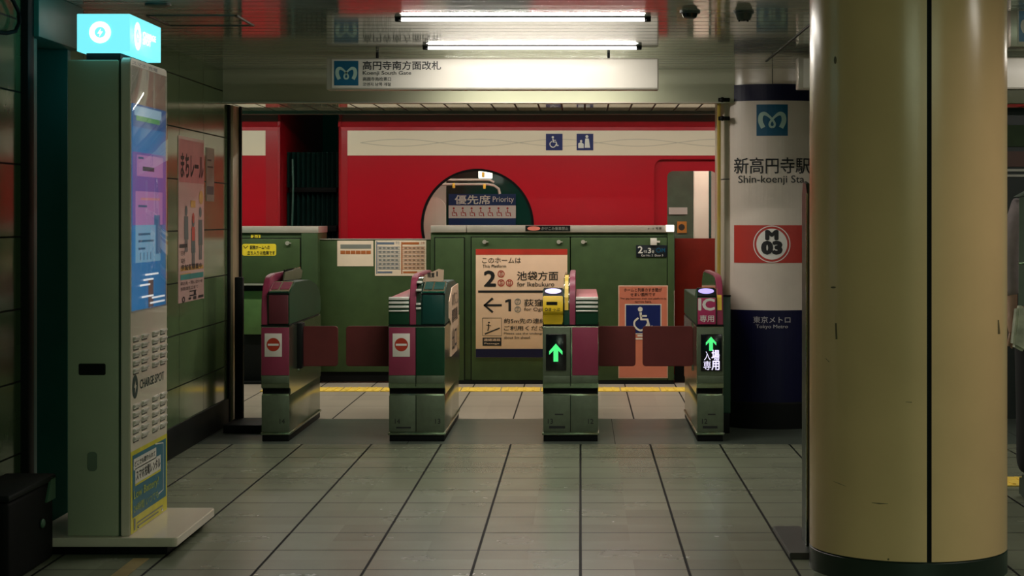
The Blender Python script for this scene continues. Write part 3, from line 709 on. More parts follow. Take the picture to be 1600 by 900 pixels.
# gate 1: half cabinet at the left
a0, a1 = -1.857, -1.693
g = thing('ticket_gate', 'leftmost ticket gate, narrow, pink front with a no entry sign', 'ticket gate', (-1.775, G0, 0), 'ticket gates in a row')
gate_base(g, a0, a1); half_panel(g, a0, a1+.0, PINK)
no_entry(g, 413.5, 440.5); fin(g, a0, a0+.036); head_display(g, a0+.036, a1, PINKD, SCREENP)
flap(g, a1, X_(528, 11.16)); numbers(g, [('14', 437)])
obj('hinge_post', MB().box(a1-.004, a1+.03, 11.08, 11.2, .40, .672, .004), BLACK, g)
obj('glass_guard', MB().prism([(11.25, .90), (11.95, .90), (11.95, .985), (11.30, .985)], a0+.05, a0+.056, 'X'), GLASS, g)
obj('guard_plate', MB().prism([(11.1, .925), (11.8, .915), (11.85, .965), (11.75, .985), (11.15, .975)], -1.782, -1.774, 'X', .002), mat('guard_grey', (.07, .09, .05), .3), g)
# gate 2: full cabinet
b0, b1 = -1.116, -.789
g = thing('ticket_gate', 'second ticket gate from left, teal right half, no entry sign on its left', 'ticket gate', (-.95, G0, 0), 'ticket gates in a row')
gate_base(g, b0, b1, -.957); half_panel(g, b0, -.957, PINK); half_panel(g, -.957, b1, GGREEN)
no_entry(g, 613.5, 640.5); head_flat(g, b0, -.996); fin(g, -.994, -.957, -.957, -.927); head_display(g, -.925, b1, TEAL, SCREENT)
for zc in (.925, .88, .80, .775): obj('glint_slat', MB().box(-.957, -.928, G0+(.05 if zc > .9 else .0), G0+(.06 if zc > .9 else .03)+.05, zc-.006, zc+.006, .002), SLAT, g)  # pale bars standing in for lamp reflections on the curved fin
flap(g, b0, X_(541, 11.16)); numbers(g, [('14', 617), ('13', 680)]); bars(g, [(619, 642, 667, 669.5)])
# notices fixed on its right flank
sb = obj('side_notice', MB().prism([(11.25, .46), (11.25, .655), (11.1, .70), (11.1, .80), (11.35, .875), (11.9, .88), (11.9, .62), (11.78, .60), (11.78, .46)], b1, b1+.006, 'X'), CREAM, g)
i = Ink(False); i.text('のりこし', 11.32, 11.85, .84, .76, .02).text('精算機', 11.3, 11.8, .74, .66, .02).text('出口', 11.32, 11.72, .62, .49, .02); i.build('lettering', INK, sb, side(b1+.006), .001)
tb = obj('top_notice', MB().prism([(.0, .0), (.115, .018), (.118, .085), (.085, .09), (.0, .05)], 11.10, 11.106, 'Y'), CREAM, g)
tb.data.transform(Matrix.Translation((-.935+.0, 0, .905)))
Ink().text('精算', 668, 679, 426, 434, .02).rect(682, 684, 424, 432).build('lettering', INK, tb, front(11.10), .001)
# gate 3
c0, c1 = -.2195, .104
g = thing('ticket_gate', 'third ticket gate with the yellow reader box and a green arrow display', 'ticket gate', (-.058, G0, 0), 'ticket gates in a row')
gate_base(g, c0, c1, -.058); half_panel(g, c0, -.058, DSTEEL); half_panel(g, -.05, c1, PINK)
led(g, 853, 885, 522, 579, (868.5, 537, 565))
head_ic(g, c0, -.10); fin(g, -.063, -.030, -.097, -.063, (-.092, -.070, YST)); head_flat(g, -.028, c1)
yb = obj('yellow_box', MB().prism([(G0-.002, .679), (G0-.012, .70), (G0-.014, .735), (G0-.045, .755), (G0-.05, .79), (G0-.03, .845), (G0-.002, .848)], c0+.002, -.102, 'X', .004), YELLOW, g)
obj('slot', MB().box(X_(854, G0), X_(871, G0), G0-.048, G0-.035, Z_(478, G0), Z_(471, G0)), BLACK, yb)
Ink().text('きっぷ', 857, 875, 481, 486, .02).ring(853.5, 483.5, 1.5, 2.4).build('lettering', INK, yb, front(G0-.052), .001)
flap(g, c1, X_(993, 11.16)); numbers(g, [('13', 856), ('12', 919)]); bars(g, [(858, 883, 665.5, 669.5), (867, 880, 646.5, 648.5)])
# gate 4
d0, d1 = .676, .833
g = thing('ticket_gate', 'rightmost ticket gate, narrow, with a magenta IC panel below the reader', 'ticket gate', (.755, G0, 0), 'ticket gates in a row')
gate_base(g, d0, d1); half_panel(g, d0, d1, DSTEEL)
def ex(s, f):
    Ink().text('入', 1100, 1110, 549, 563, .0).text('場', 1112, 1124, 547, 563, .03).text('専', 1099, 1111, 564, 578, .0).text('用', 1112, 1124, 564, 578, .03).build('led_lettering', LEDWHITE, s, f, .001)
led(g, 1095, 1128, 522, 580, (1111, 526, 548), ex)
head_ic(g, d0, .79); fin(g, .793, .830, .79, .793, (.796, .822, YST))
ip = obj('ic_panel', MB().box(d0+.005, .786, G0-.01, G0+.01, .682, .836, .004), MAGENTA, g)
Ink().text('IC', 1092, 1116, 467, 484.5, .05).text('専用', 1093.5, 1115.5, 492.5, 503, .012).build('lettering', WINK, ip, front(G0-.01), .001)
flap(g, d0, X_(1004, 11.16)); numbers(g, [('12', 1097)]); bars(g, [(1098, 1121, 665.5, 669.5), (1106, 1118, 646.5, 648.5)])

# barrier bits beside the end gates
o = thing('barrier_post', 'black post and floor rail filling the gap between the left wall and first gate', 'barrier', (-2.14, 11.6, 0))
obj('post', MB().box(X_(368, 11.6), X_(380.5, 11.6), 11.57, 11.62, 0, .93, .004), BLACK, o)
obj('floor_rail', MB().box(X_(368, 11.6), a0-.005, 11.2, 11.62, 0, .05, .004), BLACK, o)
o = thing('partition_panel', 'narrow green steel partition between the rightmost gate and the station name column', 'partition', (.9, 11.2, 0))
obj('sheet', MB().box(.842, X_(1141, 11.25), 11.22, 11.26, .12, Z_(463, 11.25), .004), mat('partition_green', (.03, .085, .05), .35), o)
obj('top_edge', MB().box(.84, X_(1141.5, 11.25), 11.21, 11.27, Z_(463, 11.25), Z_(461, 11.25), .002), BLACK, o)
obj('foot', MB().box(.85, .90, 11.2, 11.28, 0, .12, .003), BLACK, o)

# ------------------------------------------------------------------ station name column
MX, MY, MR = 1.206, 11.77, .352
sc_m = mat('column_enamel', (.50, .44, .35), .22, 0, .05, 2)
c2 = struct('column', MB().lathe([(MR, .16), (MR, ZC)], (MX, MY, 0), 96), sc_m)
del c2['kind']; tag(c2, 'round station name column at the right end of the ticket gates', 'column')
c2.name = 'name_column'
obj('column_base', MB().lathe([(MR+.012, 0), (MR+.012, .155), (MR+.004, .165)], (MX, MY, 0), 96), BLACK, c2) if LOC.setdefault('name_column', Vector((0, 0, 0))) is not None else None
def colmap(R0):
    def mp(u, v, h):
        R = R0+h; Y = MY-R
        for _ in range(14):
            x = max(-R*.999, min(R*.999, (u-CX)*Y/F-MX)); Y = MY-math.sqrt(R*R-x*x)
        return Vector((MX+x, Y, H-(v-HY)*(MY-R)/F))
    return mp
cm = colmap(MR)
Ink().rect(1141, 1278, 131, 157, 24).rect(1141, 1278, 485, 657, 24).build('navy_wrap', NAVY, c2, cm, .004)
Ink().rect(1141, 1278, 157, 485, 24).build('white_wrap', mat('wrap_white', (.62, .54, .47), .35, 0, .03), c2, cm, .004)
Ink().rect(1147, 1265, 352, 411, 24).build('red_block', REDINK, c2, cm, .006)
i = Ink().ring(1206, 381.5, 27.6, 29.0, 56)
for q in range(6): i.ring(1206, 381.5, .01+q*4.03, .01+(q+1)*4.03, 56)
i.build('white_ring', WINK, c2, cm, .007)
Ink().text('M', 1197.5, 1214.5, 360.5, 374, .10).text('03', 1191.5, 1220.5, 378, 396, .10).build('station_number', INK, c2, cm, .009)
Ink().text('新高円寺駅', 1147, 1266, 246, 271, .012).text('Shin-koenji Sta.', 1153.5, 1260, 274, 289, .01).rect(1124, 1140, 278.5, 280).build('lettering', INK, c2, cm, .006)
Ink().rect(1182, 1231, 163, 212, 6).build('emblem_field', BLUE, c2, cm, .006)
metro_mark(Ink(), 1206.5, 187.5, 24).build('emblem', mat('emblem_pale', (.33, .48, .42), .4, 0, 0), c2, cm, .008)
Ink().text('東京メトロ', 1177, 1235, 494.5, 505, .006).text('Tokyo Metro', 1181, 1231, 507.5, 514.5, .006).build('operator_lettering', mat('wrap_letter', (.45, .43, .45), .5, 0, 0), c2, cm, .006)
Ink().rect(1206.2, 1207.4, 90, 131).build('seam', seam_m, c2, cm, .002)
eg = thing('edge_guard', 'slim yellow edge strip standing against the left side of the station name column', 'edge strip', (X_(1123, 11.9), 11.9, 0))
obj('strip', MB().box(X_(1119.5, 11.62), X_(1124.5, 11.62), 11.53, 11.58, .0, 2.012, .003), mat('guard_yellow', (.42, .30, .05), .4), eg)
for py in (157, 186): obj('clamp', MB().box(X_(1121, 11.58), X_(1139, 11.58), 11.50, 11.53, Z_(py+3, 11.58), Z_(py-3, 11.58), .004).sph((X_(1127, 11.58), 11.50, Z_(py, 11.58)), .016), BLACK, eg)

# ------------------------------------------------------------------ thick cream column in front
KX, KY, KR = 1.222, 6.935, .3635
cc_m = mat('cream_enamel', (.80, .53, .27), .24, 0, .08, 1.7, spec=.5)
cl = thing('cream_column', 'thick cream round column with a black vertical seam in the right foreground', 'column', (KX, KY, 0))
seam_a = -PI/2+math.asin((X_(1452, KY-KR)-KX)/KR)
m = MB(); t_ = bmesh.new(); n = 160; g2 = .0085
def arc(a0_, a1_, r, z0, z1, n):
    A = [t_.verts.new((KX+r*math.cos(a0_+(a1_-a0_)*i/n), KY+r*math.sin(a0_+(a1_-a0_)*i/n), z0)) for i in range(n+1)]
    B = [t_.verts.new((v.co.x, v.co.y, z1)) for v in A]
    for i in range(n): t_.faces.new((A[i], A[i+1], B[i+1], B[i]))
da = g2/KR
arc(seam_a+da, seam_a+PI-da, KR, .085, ZC, 80); arc(seam_a+PI+da, seam_a+2*PI-da, KR, .085, ZC, 80); m._merge(t_)
obj('panel', m, cc_m, cl, True)
obj('core', MB().lathe([(KR-.012, 0), (KR-.012, ZC)], (KX, KY, 0), 96), BLACK, cl)
obj('base_band', MB().lathe([(KR+.001, 0), (KR+.001, .078), (KR-.006, .084)], (KX, KY, 0), 96), mat('column_band', (.018, .03, .022), .35), cl)
def kmap(u, v, h):
    R = KR+h; Y = KY-R
    for _ in range(14):
        x = max(-R*.999, min(R*.999, (u-CX)*Y/F-KX)); Y = KY-math.sqrt(R*R-x*x)
    return Vector((KX+x, Y, H-(v-HY)*Y/F))
i = Ink()
i.stroke([(1362, 785.5), (1374, 786.8), (1388, 787)], [.4, 2.2, .5]).stroke([(1302, 752), (1312, 756), (1322, 760)], [.3, .9, .3]).stroke([(1415, 628), (1425, 628.5)], [.6, 1.2])
i.disc(1305, 94, 2.2, 6).disc(1388, 874, 1.6).stroke([(1306, 505), (1307, 530)], [2.5, 3]).stroke([(1560, 500), (1561, 522)], [2, 4]).disc(1302, 449, 4, 1.5).stroke([(1290, 560), (1296, 566)], .8)
i.build('scuff_marks', mat('scuff', (.16, .115, .05), .6), cl, kmap, .0006)
# chrome edge rail and stand sign, both edge-on beside the column
sg = thing('stand_sign', 'slim upright stand sign seen edge on, against the left side of the cream column', 'stand sign', (.905, 7.5, 0))
obj('panel', MB().prism([(7.25, .02), (7.25, 1.40), (7.29, 1.44), (7.38, 1.45), (7.42, 1.40), (7.42, .02)], .885, .901, 'X', .003), mat('stand_green', (.012, .035, .028), .35), sg)
obj('frame', MB().box(.881, .886, 7.24, 7.26, .02, 1.40, .002), STEEL, sg)
obj('base', MB().prism([(7.08, 0), (7.10, .022), (7.72, .022), (7.74, 0)], .80, .915, 'X', .003), mat('stand_base', (.03, .035, .034), .35), sg)

# ------------------------------------------------------------------ hanging signs
YH = 10.27
def hang(px0, px1, py0, py1, Y, label, name='hanging_sign', face=None):
    t = thing(name, label, 'sign', P((px0+px1)/2, py0, Y))
    x0, x1, z0, z1 = X_(px0, Y), X_(px1, Y), Z_(py1, Y), Z_(py0, Y)
    obj('case', MB().box(x0, x1, Y, Y+.11, z0, z1, .004), SILVER, t)
    obj('face', MB().box(x0+.03, x1-.006, Y-.004, Y+.01, z0+.008, z1-.006, .002), face or mat('sign_white', (.70, .66, .60), .4, 0, .02), t)
    for u in (.15, .85): obj('hanger', MB().cyl((x0+(x1-x0)*u, Y+.055, z1-.01), (x0+(x1-x0)*u, Y+.055, ZC), .008, seg=10), BLACK, t)
    return t, front(Y-.004)
t, f = hang(510, 1029, 91, 140, YH, 'long white hanging sign under the ceiling tubes naming the south gate')
Ink().text('高円寺南方面改札', 567, 689, 95.5, 109, .02).text('Koenji South Gate', 567, 642.5, 111, 118.5, .012).text('高圆寺南检票口', 567, 611, 120.5, 126.5, .01).text('코엔지 남쪽 개찰', 567, 611, 129, 134.5, .012).build('lettering', INK, t, f, .001)
Ink().rect(522, 560, 95, 133.5).build('emblem_field', BLUE, t, f, .001)
metro_mark(Ink(), 541, 114.5, 18.5).build('emblem', MATS['emblem_pale'], t, f, .002)
t, f = hang(1247, 1700, 90, 139, 10.2, 'white hanging sign partly hidden behind the cream column, right of the gates')
t, f = hang(1579, 1760, 14, 73, 8.2, 'hanging sign with a blue square at the top right corner of the view')
Ink().rect(1592, 1634, 17, 65).build('emblem_field', mat('emblem_blue', (.015, .16, .34), .35), t, f, .001)
metro_mark(Ink(), 1613, 41, 20).build('emblem', WINK, t, f, .002)

# ------------------------------------------------------------------ ceiling fittings
det = mat('detector_dark', (.035, .05, .045), .35)
for px, lens in ((1078, 1), (1162, 0)):
    Y = 8.25; x = X_(px, Y)
    t = thing('ceiling_detector', 'dark ceiling detector with a glossy lens, nearest the tubes' if lens else 'dark domed ceiling detector, farther right beside the cream column', 'ceiling detector', (x, Y, ZC))
    obj('plate', MB().lathe([(.046, 0), (.046, -.006), (.043, -.009)], (x, Y, ZC), 32), det, t)
    if lens:
        obj('lens', MB().lathe([(.036, -.009), (.030, -.026), (.02, -.032), (0, -.033)], (x, Y, ZC), 32), mat('lens_black', (.004, .004, .004), .08), t)
    else:
        obj('dome', MB().lathe([(.040, -.009), (.030, -.036), (.026, -.039), (.024, -.03), (.0, -.03)], (x, Y, ZC), 32), det, t)
        for k in range(3):
            a = PI*2*k/3-PI/2
            obj('vane', MB().box(x+.022*math.cos(a)-.004, x+.022*math.cos(a)+.004, Y+.022*math.sin(a)-.004, Y+.022*math.sin(a)+.004, ZC-.044, ZC-.03, .001), BLACK, t)
t = thing('ceiling_hatch', 'square access hatch outline in the slatted ceiling above the left wall', 'hatch', (-1.77, 8.63, ZC))
hx0, hx1, hy0, hy1 = X_(228, 8.4), X_(370, 8.4), 8.40, 8.86
obj('hatch_frame', MB().box(hx0, hx1, hy0, hy0+.012, ZC-.004, ZC+.002).box(hx0, hx1, hy1-.012, hy1, ZC-.004, ZC+.002).box(hx0, hx0+.012, hy0, hy1, ZC-.004, ZC+.002).box(hx1-.012, hx1, hy0, hy1, ZC-.004, ZC+.002), det, t)
t = thing('ceiling_speaker', 'small dark disc in the ceiling at the top left above the kiosk', 'ceiling speaker', (-1.81, 7.95, ZC))
obj('disc', MB().lathe([(.055, 0), (.055, -.008), (.04, -.012), (0, -.012)], (-1.81, 7.95, ZC), 32), det, t)

# ------------------------------------------------------------------ charging kiosk
KFX, KY0, KY1, KLX = -1.744, 7.19, 7.83, -1.988
kz = lambda py: H-(py-HY)*KY0/F
kbody = mat('kiosk_white', (.42, .46, .32), .45, 0, .03)
kface = mat('kiosk_face', (.76, .66, .54), .3, 0, .03, coat=.5)
k = thing('charging_kiosk', 'tall white phone charging kiosk with a lit cyan box on top, by the left wall', 'charging kiosk', (-1.87, 7.5, 0))
obj('base_plate', MB().prism(rrect(-2.15, -1.555, 7.15, 7.90, .02, 5), .036, .07, 'Z', .006), kface, k)
obj('base_shade', MB().box(-2.11, -1.60, 7.19, 7.86, .0, .037, .003), BLACK, k)  # black block stands in for the shade beneath the raised plate
obj('cabinet', MB().box(KLX, KFX-.046, KY0, KY1-.01, .07, kz(93.5), .006), kbody, k)
obj('cabinet_seam', MB().box(KFX-.047, KFX-.036, KY0+.008, KY1-.02, .07, kz(94)), mat('seam_green', (.02, .05, .03), .6), k)
fp = MB().prism(rrect(KY0, KY1, .07, kz(89), .028, 6, (1, 1, 0, 0)), KFX-.037, KFX, 'X', .004)
obj('face_panel', fp, kface, k)
obj('neck', MB().box(KLX+.06, KFX-.05, KY0+.05, KY1-.15, kz(95), kz(79), .003), BLACK, k)
lb = obj('light_box', MB().box(X_(120, 7.17), X_(203, 7.17), 7.17, 7.70, Z_(80.5, 7.17), Z_(21.5, 7.17), .003), emit('lightbox_cyan', (.16, .68, .75), 1.0), k)
lbf = front(7.17)
LW = emit('lightbox_white', (.9, 1, 1), 1.1)
i = Ink().ring(156.5, 50.5, 8.5, 17.0, 48); i.build('lightbox_mark', LW, lb, lbf, .002)
Ink().poly([(158, 44), (152, 52.5), (156, 52.5), (155, 58), (161, 49), (157, 49)]).build('lightbox_bolt', LW, lb, lbf, .002)
lbs = side(X_(203, 7.17))
i = Ink(False).ring(7.29, 2.017, .028, .055, 36); i.poly([(7.295, 2.04), (7.275, 2.012), (7.288, 2.012), (7.284, 1.992), (7.306, 2.022), (7.292, 2.022)]); i.text('CHARGE\nSPOT', 7.38, 7.60, 2.045, 1.995, .02, .8)
i.build('lightbox_lettering', LW, lb, lbs, .002)
fs = side(KFX)
# glossy display: glass pane over a lit screen
yl, yr = 7.215, 7.80
e = lambda n, c, s=.5: emit('screen_'+n, c, s, (.01, .01, .01))
screen = Ink(False).rect(yl, yr, kz(487), kz(160)).build('screen', e('blue', (.015, .13, .30), .6), k, fs, .001)
def sr(name, m, a, b, v0, v1, h): return Ink(False).rect(yl+(yr-yl)*a, yl+(yr-yl)*b, kz(v1), kz(v0)).build(name, m, screen, fs, h)
sr('screen_band', e('deep', (.008, .07, .22)), 0, 1, 160, 196, .002)
sr('screen_picture', e('pale', (.25, .40, .50)), .05, .85, 163, 178, .003)
sr('screen_picture', e('leaf', (.05, .25, .08)), .1, .8, 178, 186, .003)
sr('screen_band', e('violet', (.13, .09, .30)), 0, 1, 236, 352, .002)
sr('screen_card', e('lilac', (.34, .17, .36)), .12, .9, 240, 274, .003)
sr('screen_card', e('lilac', (.34, .17, .36)), .08, .88, 298, 352, .003)
sr('screen_card', e('skyc', (.16, .34, .48)), .08, .82, 352, 412, .003)
sr('screen_card', e('pinkline', (.45, .20, .22)), .22, .8, 308, 312, .004)
sr('screen_picture', e('dark', (.01, .03, .05)), .28, .62, 258, 265, .004)
i = Ink(False)
for v, b in ((243, .3), (320, .4), (365, .5), (376, .6), (388, .35)): i.rect(yl+(yr-yl)*.15, yl+(yr-yl)*b, kz(v+3.5), kz(v))
for q in range(4): i.rect(yl+(yr-yl)*(.2+q*.1), yl+(yr-yl)*(.22+q*.1), kz(408), kz(396))
i.build('screen_text', e('ink', (.02, .10, .18)), screen, fs, .0045)
sr('screen_picture', e('phone', (.03, .12, .25)), .62, .8, 336, 352, .004)
sr('screen_picture', e('phone', (.03, .12, .25)), .66, .85, 352, 400, .0045)
for q, (a_, b_, v) in enumerate(((.35, .75, 431), (.3, .6, 439), (.2, .5, 447), (.25, .6, 466), (.55, .95, 470), (.5, .95, 478))):
    sr('screen_picture', e('lamps', (.55, .55, .55), .9), a_, b_, v, v+3, .004)
sr('screen_picture', e('brown', (.12, .07, .06)), .45, .6, 440, 486, .003)
obj('screen_glass', MB().box(KFX+.0005, KFX+.007, yl-.015, yr+.015, kz(489), kz(101), .002), glass_mat('screen_glass', (.95, .97, .97), .4), k)
Ink(False).text('スマホ 充電', yl, yr-.15, kz(93), kz(99), .01).build('header_lettering', GREYINK, k, fs, .0008)
# battery slots, four columns of five above and below the name
sm_ = mat('slot_grey', (.70, .66, .60), .2, 0, .02)
proto = None
cols = (7.235, 7.375, 7.56, 7.70)
for z0 in (.835, .57):
    for r_ in range(5):
        for cy in cols:
            zc = z0-r_*.0315
            if proto is None:
                b_ = MB().box(KFX-.002, KFX+.010, cy, cy+.095, zc-.004, zc+.005, .002).box(KFX-.002, KFX+.005, cy, cy+.095, zc-.013, zc-.004, .001)
                proto = obj('battery_slot', b_, sm_, k); p0 = (cy, zc)
                gap = obj('slot_gap', MB().box(KFX-.001, KFX+.0012, cy+.004, cy+.09, zc-.019, zc-.013), mat('slot_gap', (.08, .07, .06), .6), proto)
            else:
                c_ = proto.copy(); C.objects.link(c_); c_.parent = k; c_.location = (0, cy-p0[0], zc-p0[1])
                d_ = gap.copy(); C.objects.link(d_); d_.parent = c_
i = Ink(False).text('CHARGE', 7.345, 7.585, .662, .627, .02).text('SPOT', 7.60, 7.77, .662, .627, -.005)
i.build('brand_lettering', mat('brand_teal', (.01, .045, .045), .4), k, fs, .0008)
i = Ink(False).ring(7.265, .643, .0, .047, 36, 1.0); i.build('brand_disc', MATS['brand_teal'], k, fs, .0008)
Ink(False).poly([(7.272, .668), (7.245, .640), (7.262, .640), (7.258, .617), (7.287, .648), (7.27, .648)]).build('brand_bolt', kface, k, fs, .0016)
po = Ink(False).rect(KY0+.004, KY1-.006, .075, .395).build('lower_poster', mat('poster_yellow', (.62, .55, .02), .4), k, fs, .001)
Ink(False).rect(KY0+.03, KY1-.03, .135, .378).build('poster_field', mat('poster_teal', (.01, .14, .22), .4), po, fs, .0018)
Ink(False).rect(7.235, 7.62, .318, .362).rect(7.26, 7.70, .262, .322).build('poster_caption', WHITE, po, fs, .0024)
Ink(False).rect(7.26, 7.70, .254, .262).build('poster_underline', MATS['poster_yellow'], po, fs, .0026)
Ink(False).text('どこでも借りられて', 7.25, 7.60, .352, .330, .012).text('スマホ充電レンタル', 7.275, 7.69, .313, .272, .02).build('poster_lettering', INK, po, fs, .003)
Ink(False).text('Low Battery?', 7.235, 7.66, .238, .196, .005).text('24時間 いつでも', 7.235, 7.66, .184, .15, .0).build('poster_slogan', mat('poster_lime', (.42, .48, .06), .5), po, fs, .003)
Ink(False).stroke([(7.60, .378), (7.745, .365), (7.745, .17), (7.66, .165)], .006).build('poster_outline', WINK, po, fs, .003)
Ink(False).rect(7.29, 7.74, .102, .108).rect(7.29, 7.66, .088, .094).rect(7.24, 7.265, .083, .128).build('poster_footer', GREYINK, po, fs, .0024)
obj('handle_recess', MB().prism(rrect(X_(123, KY0), X_(165, KY0), kz(586), kz(568), .006, 4), KY0-.0015, KY0+.004, 'Y'), BLACK, k)
obj('lock_cover', MB().prism(rrect(X_(137, KY0), X_(152, KY0), kz(736), kz(706), .014, 5), KY0-.004, KY0+.004, 'Y', .001), mat('lock_cover', (.17, .22, .16), .4), k)
for y_, z_ in ((7.30, .085), (7.72, .09)): obj('screw', MB().sph((KFX+.002, y_, z_), .006), CHROME, k)

# ------------------------------------------------------------------ left wall posters, case and cable
wf = side(XL)
p1 = thing('wall_poster', 'tall pale pink event poster with drawn figures on the tiled left wall', 'poster', (XL, 10.58, .83))
obj('sheet', MB().box(XL+.0005, XL+.003, 10.235, 10.93, .828, 1.757), mat('poster_pink', (.50, .31, .28), .4, 0, .03, coat=.2), p1)
pw = side(XL+.003)
Ink(False).rect(10.25, 10.92, 1.50, 1.74).build('upper_band', mat('poster_rose', (.44, .15, .15), .4), p1, pw, .0008)  # rosier band across the upper part of the sheet
Ink(False).text('まちレール', 10.29, 10.90, 1.66, 1.53, .04).build('title', INK, p1, pw, .0016)
for y_, z_, s_ in ((10.43, 1.27, 1.0), (10.62, 1.20, 1.1), (10.82, 1.25, 1.2)):
    fg = Ink(False).disc(y_, z_+.07*s_, .035, .03).poly([(y_-.05, z_+.04), (y_+.05, z_+.04), (y_+.06, z_-.09*s_), (y_-.05, z_-.09*s_)]).rect(y_-.035, y_-.008, z_-.16*s_, z_-.09*s_).rect(y_+.008, y_+.04, z_-.16*s_, z_-.09*s_)
    fg.build('figure', mat('figure_grey', (.07, .10, .10), .5), p1, pw, .0016)
Ink(False).disc(10.62, 1.30, .03).rect(10.58, 10.66, 1.17, 1.25).build('figure_red', mat('figure_red', (.45, .05, .03), .5), p1, pw, .0022)
Ink(False).disc(10.84, 1.42, .06, .04).build('accent', mat('poster_ochre', (.5, .26, .05), .5), p1, pw, .0016)
Ink(False).rect(10.55, 10.68, 1.36, 1.40).build('accent', MATS['poster_ochre'], p1, pw, .0016)
Ink(False).rect(10.28, 10.9, 1.005, 1.025).rect(10.28, 10.55, .98, .99).build('ochre_line', MATS['poster_ochre'], p1, pw, .0016)
Ink(False).rect(10.28, 10.90, .955, .985).build('teal_band', mat('poster_teal_band', (.03, .20, .18), .5), p1, pw, .002)
Ink(False).rect(10.26, 10.46, 1.135, 1.155).text('日時', 10.30, 10.40, 1.12, 1.09).text('場所', 10.30, 10.40, 1.075, 1.045).text('参加者募集中', 10.29, 10.86, 1.04, 1.008, .02).text('申込先・問い合わせ', 10.28, 10.88, .945, .925).text('各駅改札口まで', 10.28, 10.75, .915, .895).build('small_print', INK, p1, pw, .0024)
Ink(False).stroke([(10.52, .885), (10.70, .885), (10.70, .86), (10.52, .86), (10.52, .885)], .006).rect(10.64, 10.69, .862, .883).ring(10.36, .845, .02, .035, 20, .5).rect(10.5, 10.56, .838, .850).rect(10.62, 10.70, .835, .853).rect(10.76, 10.90, .838, .852).build('sponsor_marks', INK, p1, pw, .0024)
p2 = thing('wall_reflection', 'narrow grey strip painted as a reflection on the left wall, right of the pink poster', 'notice', (XL, 11.1, 1.36))  # reflection in the glossy tiles, built as a printed sheet
obj('sheet', MB().box(XL+.0005, XL+.002, 11.0, 11.24, 1.40, 1.72), mat('reflection_grey', (.14, .15, .11), .35), p2)
Ink(False).rect(11.02, 11.22, 1.44, 1.49).rect(11.03, 11.15, 1.64, 1.65).rect(11.03, 11.2, 1.60, 1.61).build('print', INK, p2, side(XL+.002), .0008)
cs_ = thing('equipment_case', 'low black equipment case against the left wall at the lower left edge', 'case', (-2.1, 6.9, 0))
obj('body', MB().box(-2.205, -2.02, 6.55, 7.12, .0, .30, .02, 3), RUBBER, cs_)
obj('lid', MB().box(-2.21, -2.012, 6.54, 7.125, .30, .325, .01), BLACK, cs_)
obj('corner_guard', MB().prism([(7.0, .23), (7.115, .23), (7.115, .31), (7.06, .318)], -2.02, -2.012, 'X'), mat('case_guard', (.06, .14, .08), .45), cs_)
obj('latch', MB().sph((-2.014, 6.95, .16), .022, .4, 1, .8), MATS['case_guard'], cs_)
cb = obj('cable_loop', MB().tube([(XL+.02, 6.9, 2.17), (XL+.022, 7.05, 2.165), (XL+.022, 7.18, 2.15), (XL+.022, 7.26, 2.11), (XL+.022, 7.27, 2.07), (XL+.022, 7.22, 2.03), (XL+.022, 7.10, 2.01), (XL+.02, 6.9, 2.0)], .008).sph((XL+.022, 7.10, 2.168), .022, .8, 1.4, .8), RUBBER)
tag(cb, 'black cable loop hanging on the tiled wall in the top left corner', 'cable')
fl_ = obj('floor_line', MB().box(-1.71, -1.65, 5.6, 7.1, 0, .002), mat('floor_line_ochre', (.26, .19, .06), .6)); tag(fl_, 'thin ochre guide line on the floor tiles below the kiosk', 'floor marking')
# yellow tactile tiles at the far right
for n_ in range(3):
    x0 = 1.93+n_*.3; tb = MB().box(x0+.004, x0+.296, 9.0, 9.3, 0, .006, .002)
    for a_ in range(4): tb.box(x0+.04+a_*.065, x0+.06+a_*.065, 9.03, 9.27, .005, .011, .002)
    tag(obj('tactile_tile', tb, TACT), 'yellow tactile paving tile on the floor by the person, right of the cream column', 'tactile tile', 'yellow tactile tiles at the far right')

# ------------------------------------------------------------------ person half hidden behind the cream column
QX, QY = 2.20, 8.62
pe = thing('person', 'person in a pale grey jacket and black trousers standing behind the cream column', 'person', (QX, QY, 0))
def skinned(name, verts, edges, radii, m, root=0, sub=2):
    me = bpy.data.meshes.new(name); me.from_pydata([Vector(v) for v in verts], edges, []); me.materials.append(m)
    o = bpy.data.objects.new(name, me); C.objects.link(o); o.parent = pe; LOC[o.name] = LOC[pe.name]
    s = o.modifiers.new('skin', 'SKIN'); s.use_smooth_shade = True
    for i_, r_ in enumerate(radii):
        d_ = me.skin_vertices[0].data[i_]; d_.radius = r_ if isinstance(r_, tuple) else (r_, r_); d_.use_root = (i_ == root)
    o.modifiers.new('sub', 'SUBSURF').render_levels = sub; return o
skin_m = mat('skin', (.45, .27, .19), .5)
# body: pelvis, spine, neck, head, arms with hands, legs
bv = [(0, 0, .86), (0, .01, 1.05), (0, .01, 1.26), (0, 0, 1.39), (0, -.015, 1.46), (0, -.02, 1.55), (0, -.01, 1.61),
      (-.15, .01, 1.34), (-.20, .01, 1.08), (-.205, -.04, .86), (-.205, -.06, .80),
      (.15, .01, 1.34), (.20, .01, 1.08), (.205, -.04, .86), (.205, -.06, .80),
      (-.09, 0, .82), (-.095, -.01, .46), (-.10, .02, .09), (-.105, -.12, .035),
      (.09, 0, .82), (.095, -.01, .46), (.10, .02, .09), (.105, -.12, .035)]
be = [(0, 1), (1, 2), (2, 3), (3, 4), (4, 5), (5, 6), (2, 7), (7, 8), (8, 9), (9, 10), (2, 11), (11, 12), (12, 13), (13, 14), (0, 15), (15, 16), (16, 17), (17, 18), (0, 19), (19, 20), (20, 21), (21, 22)]
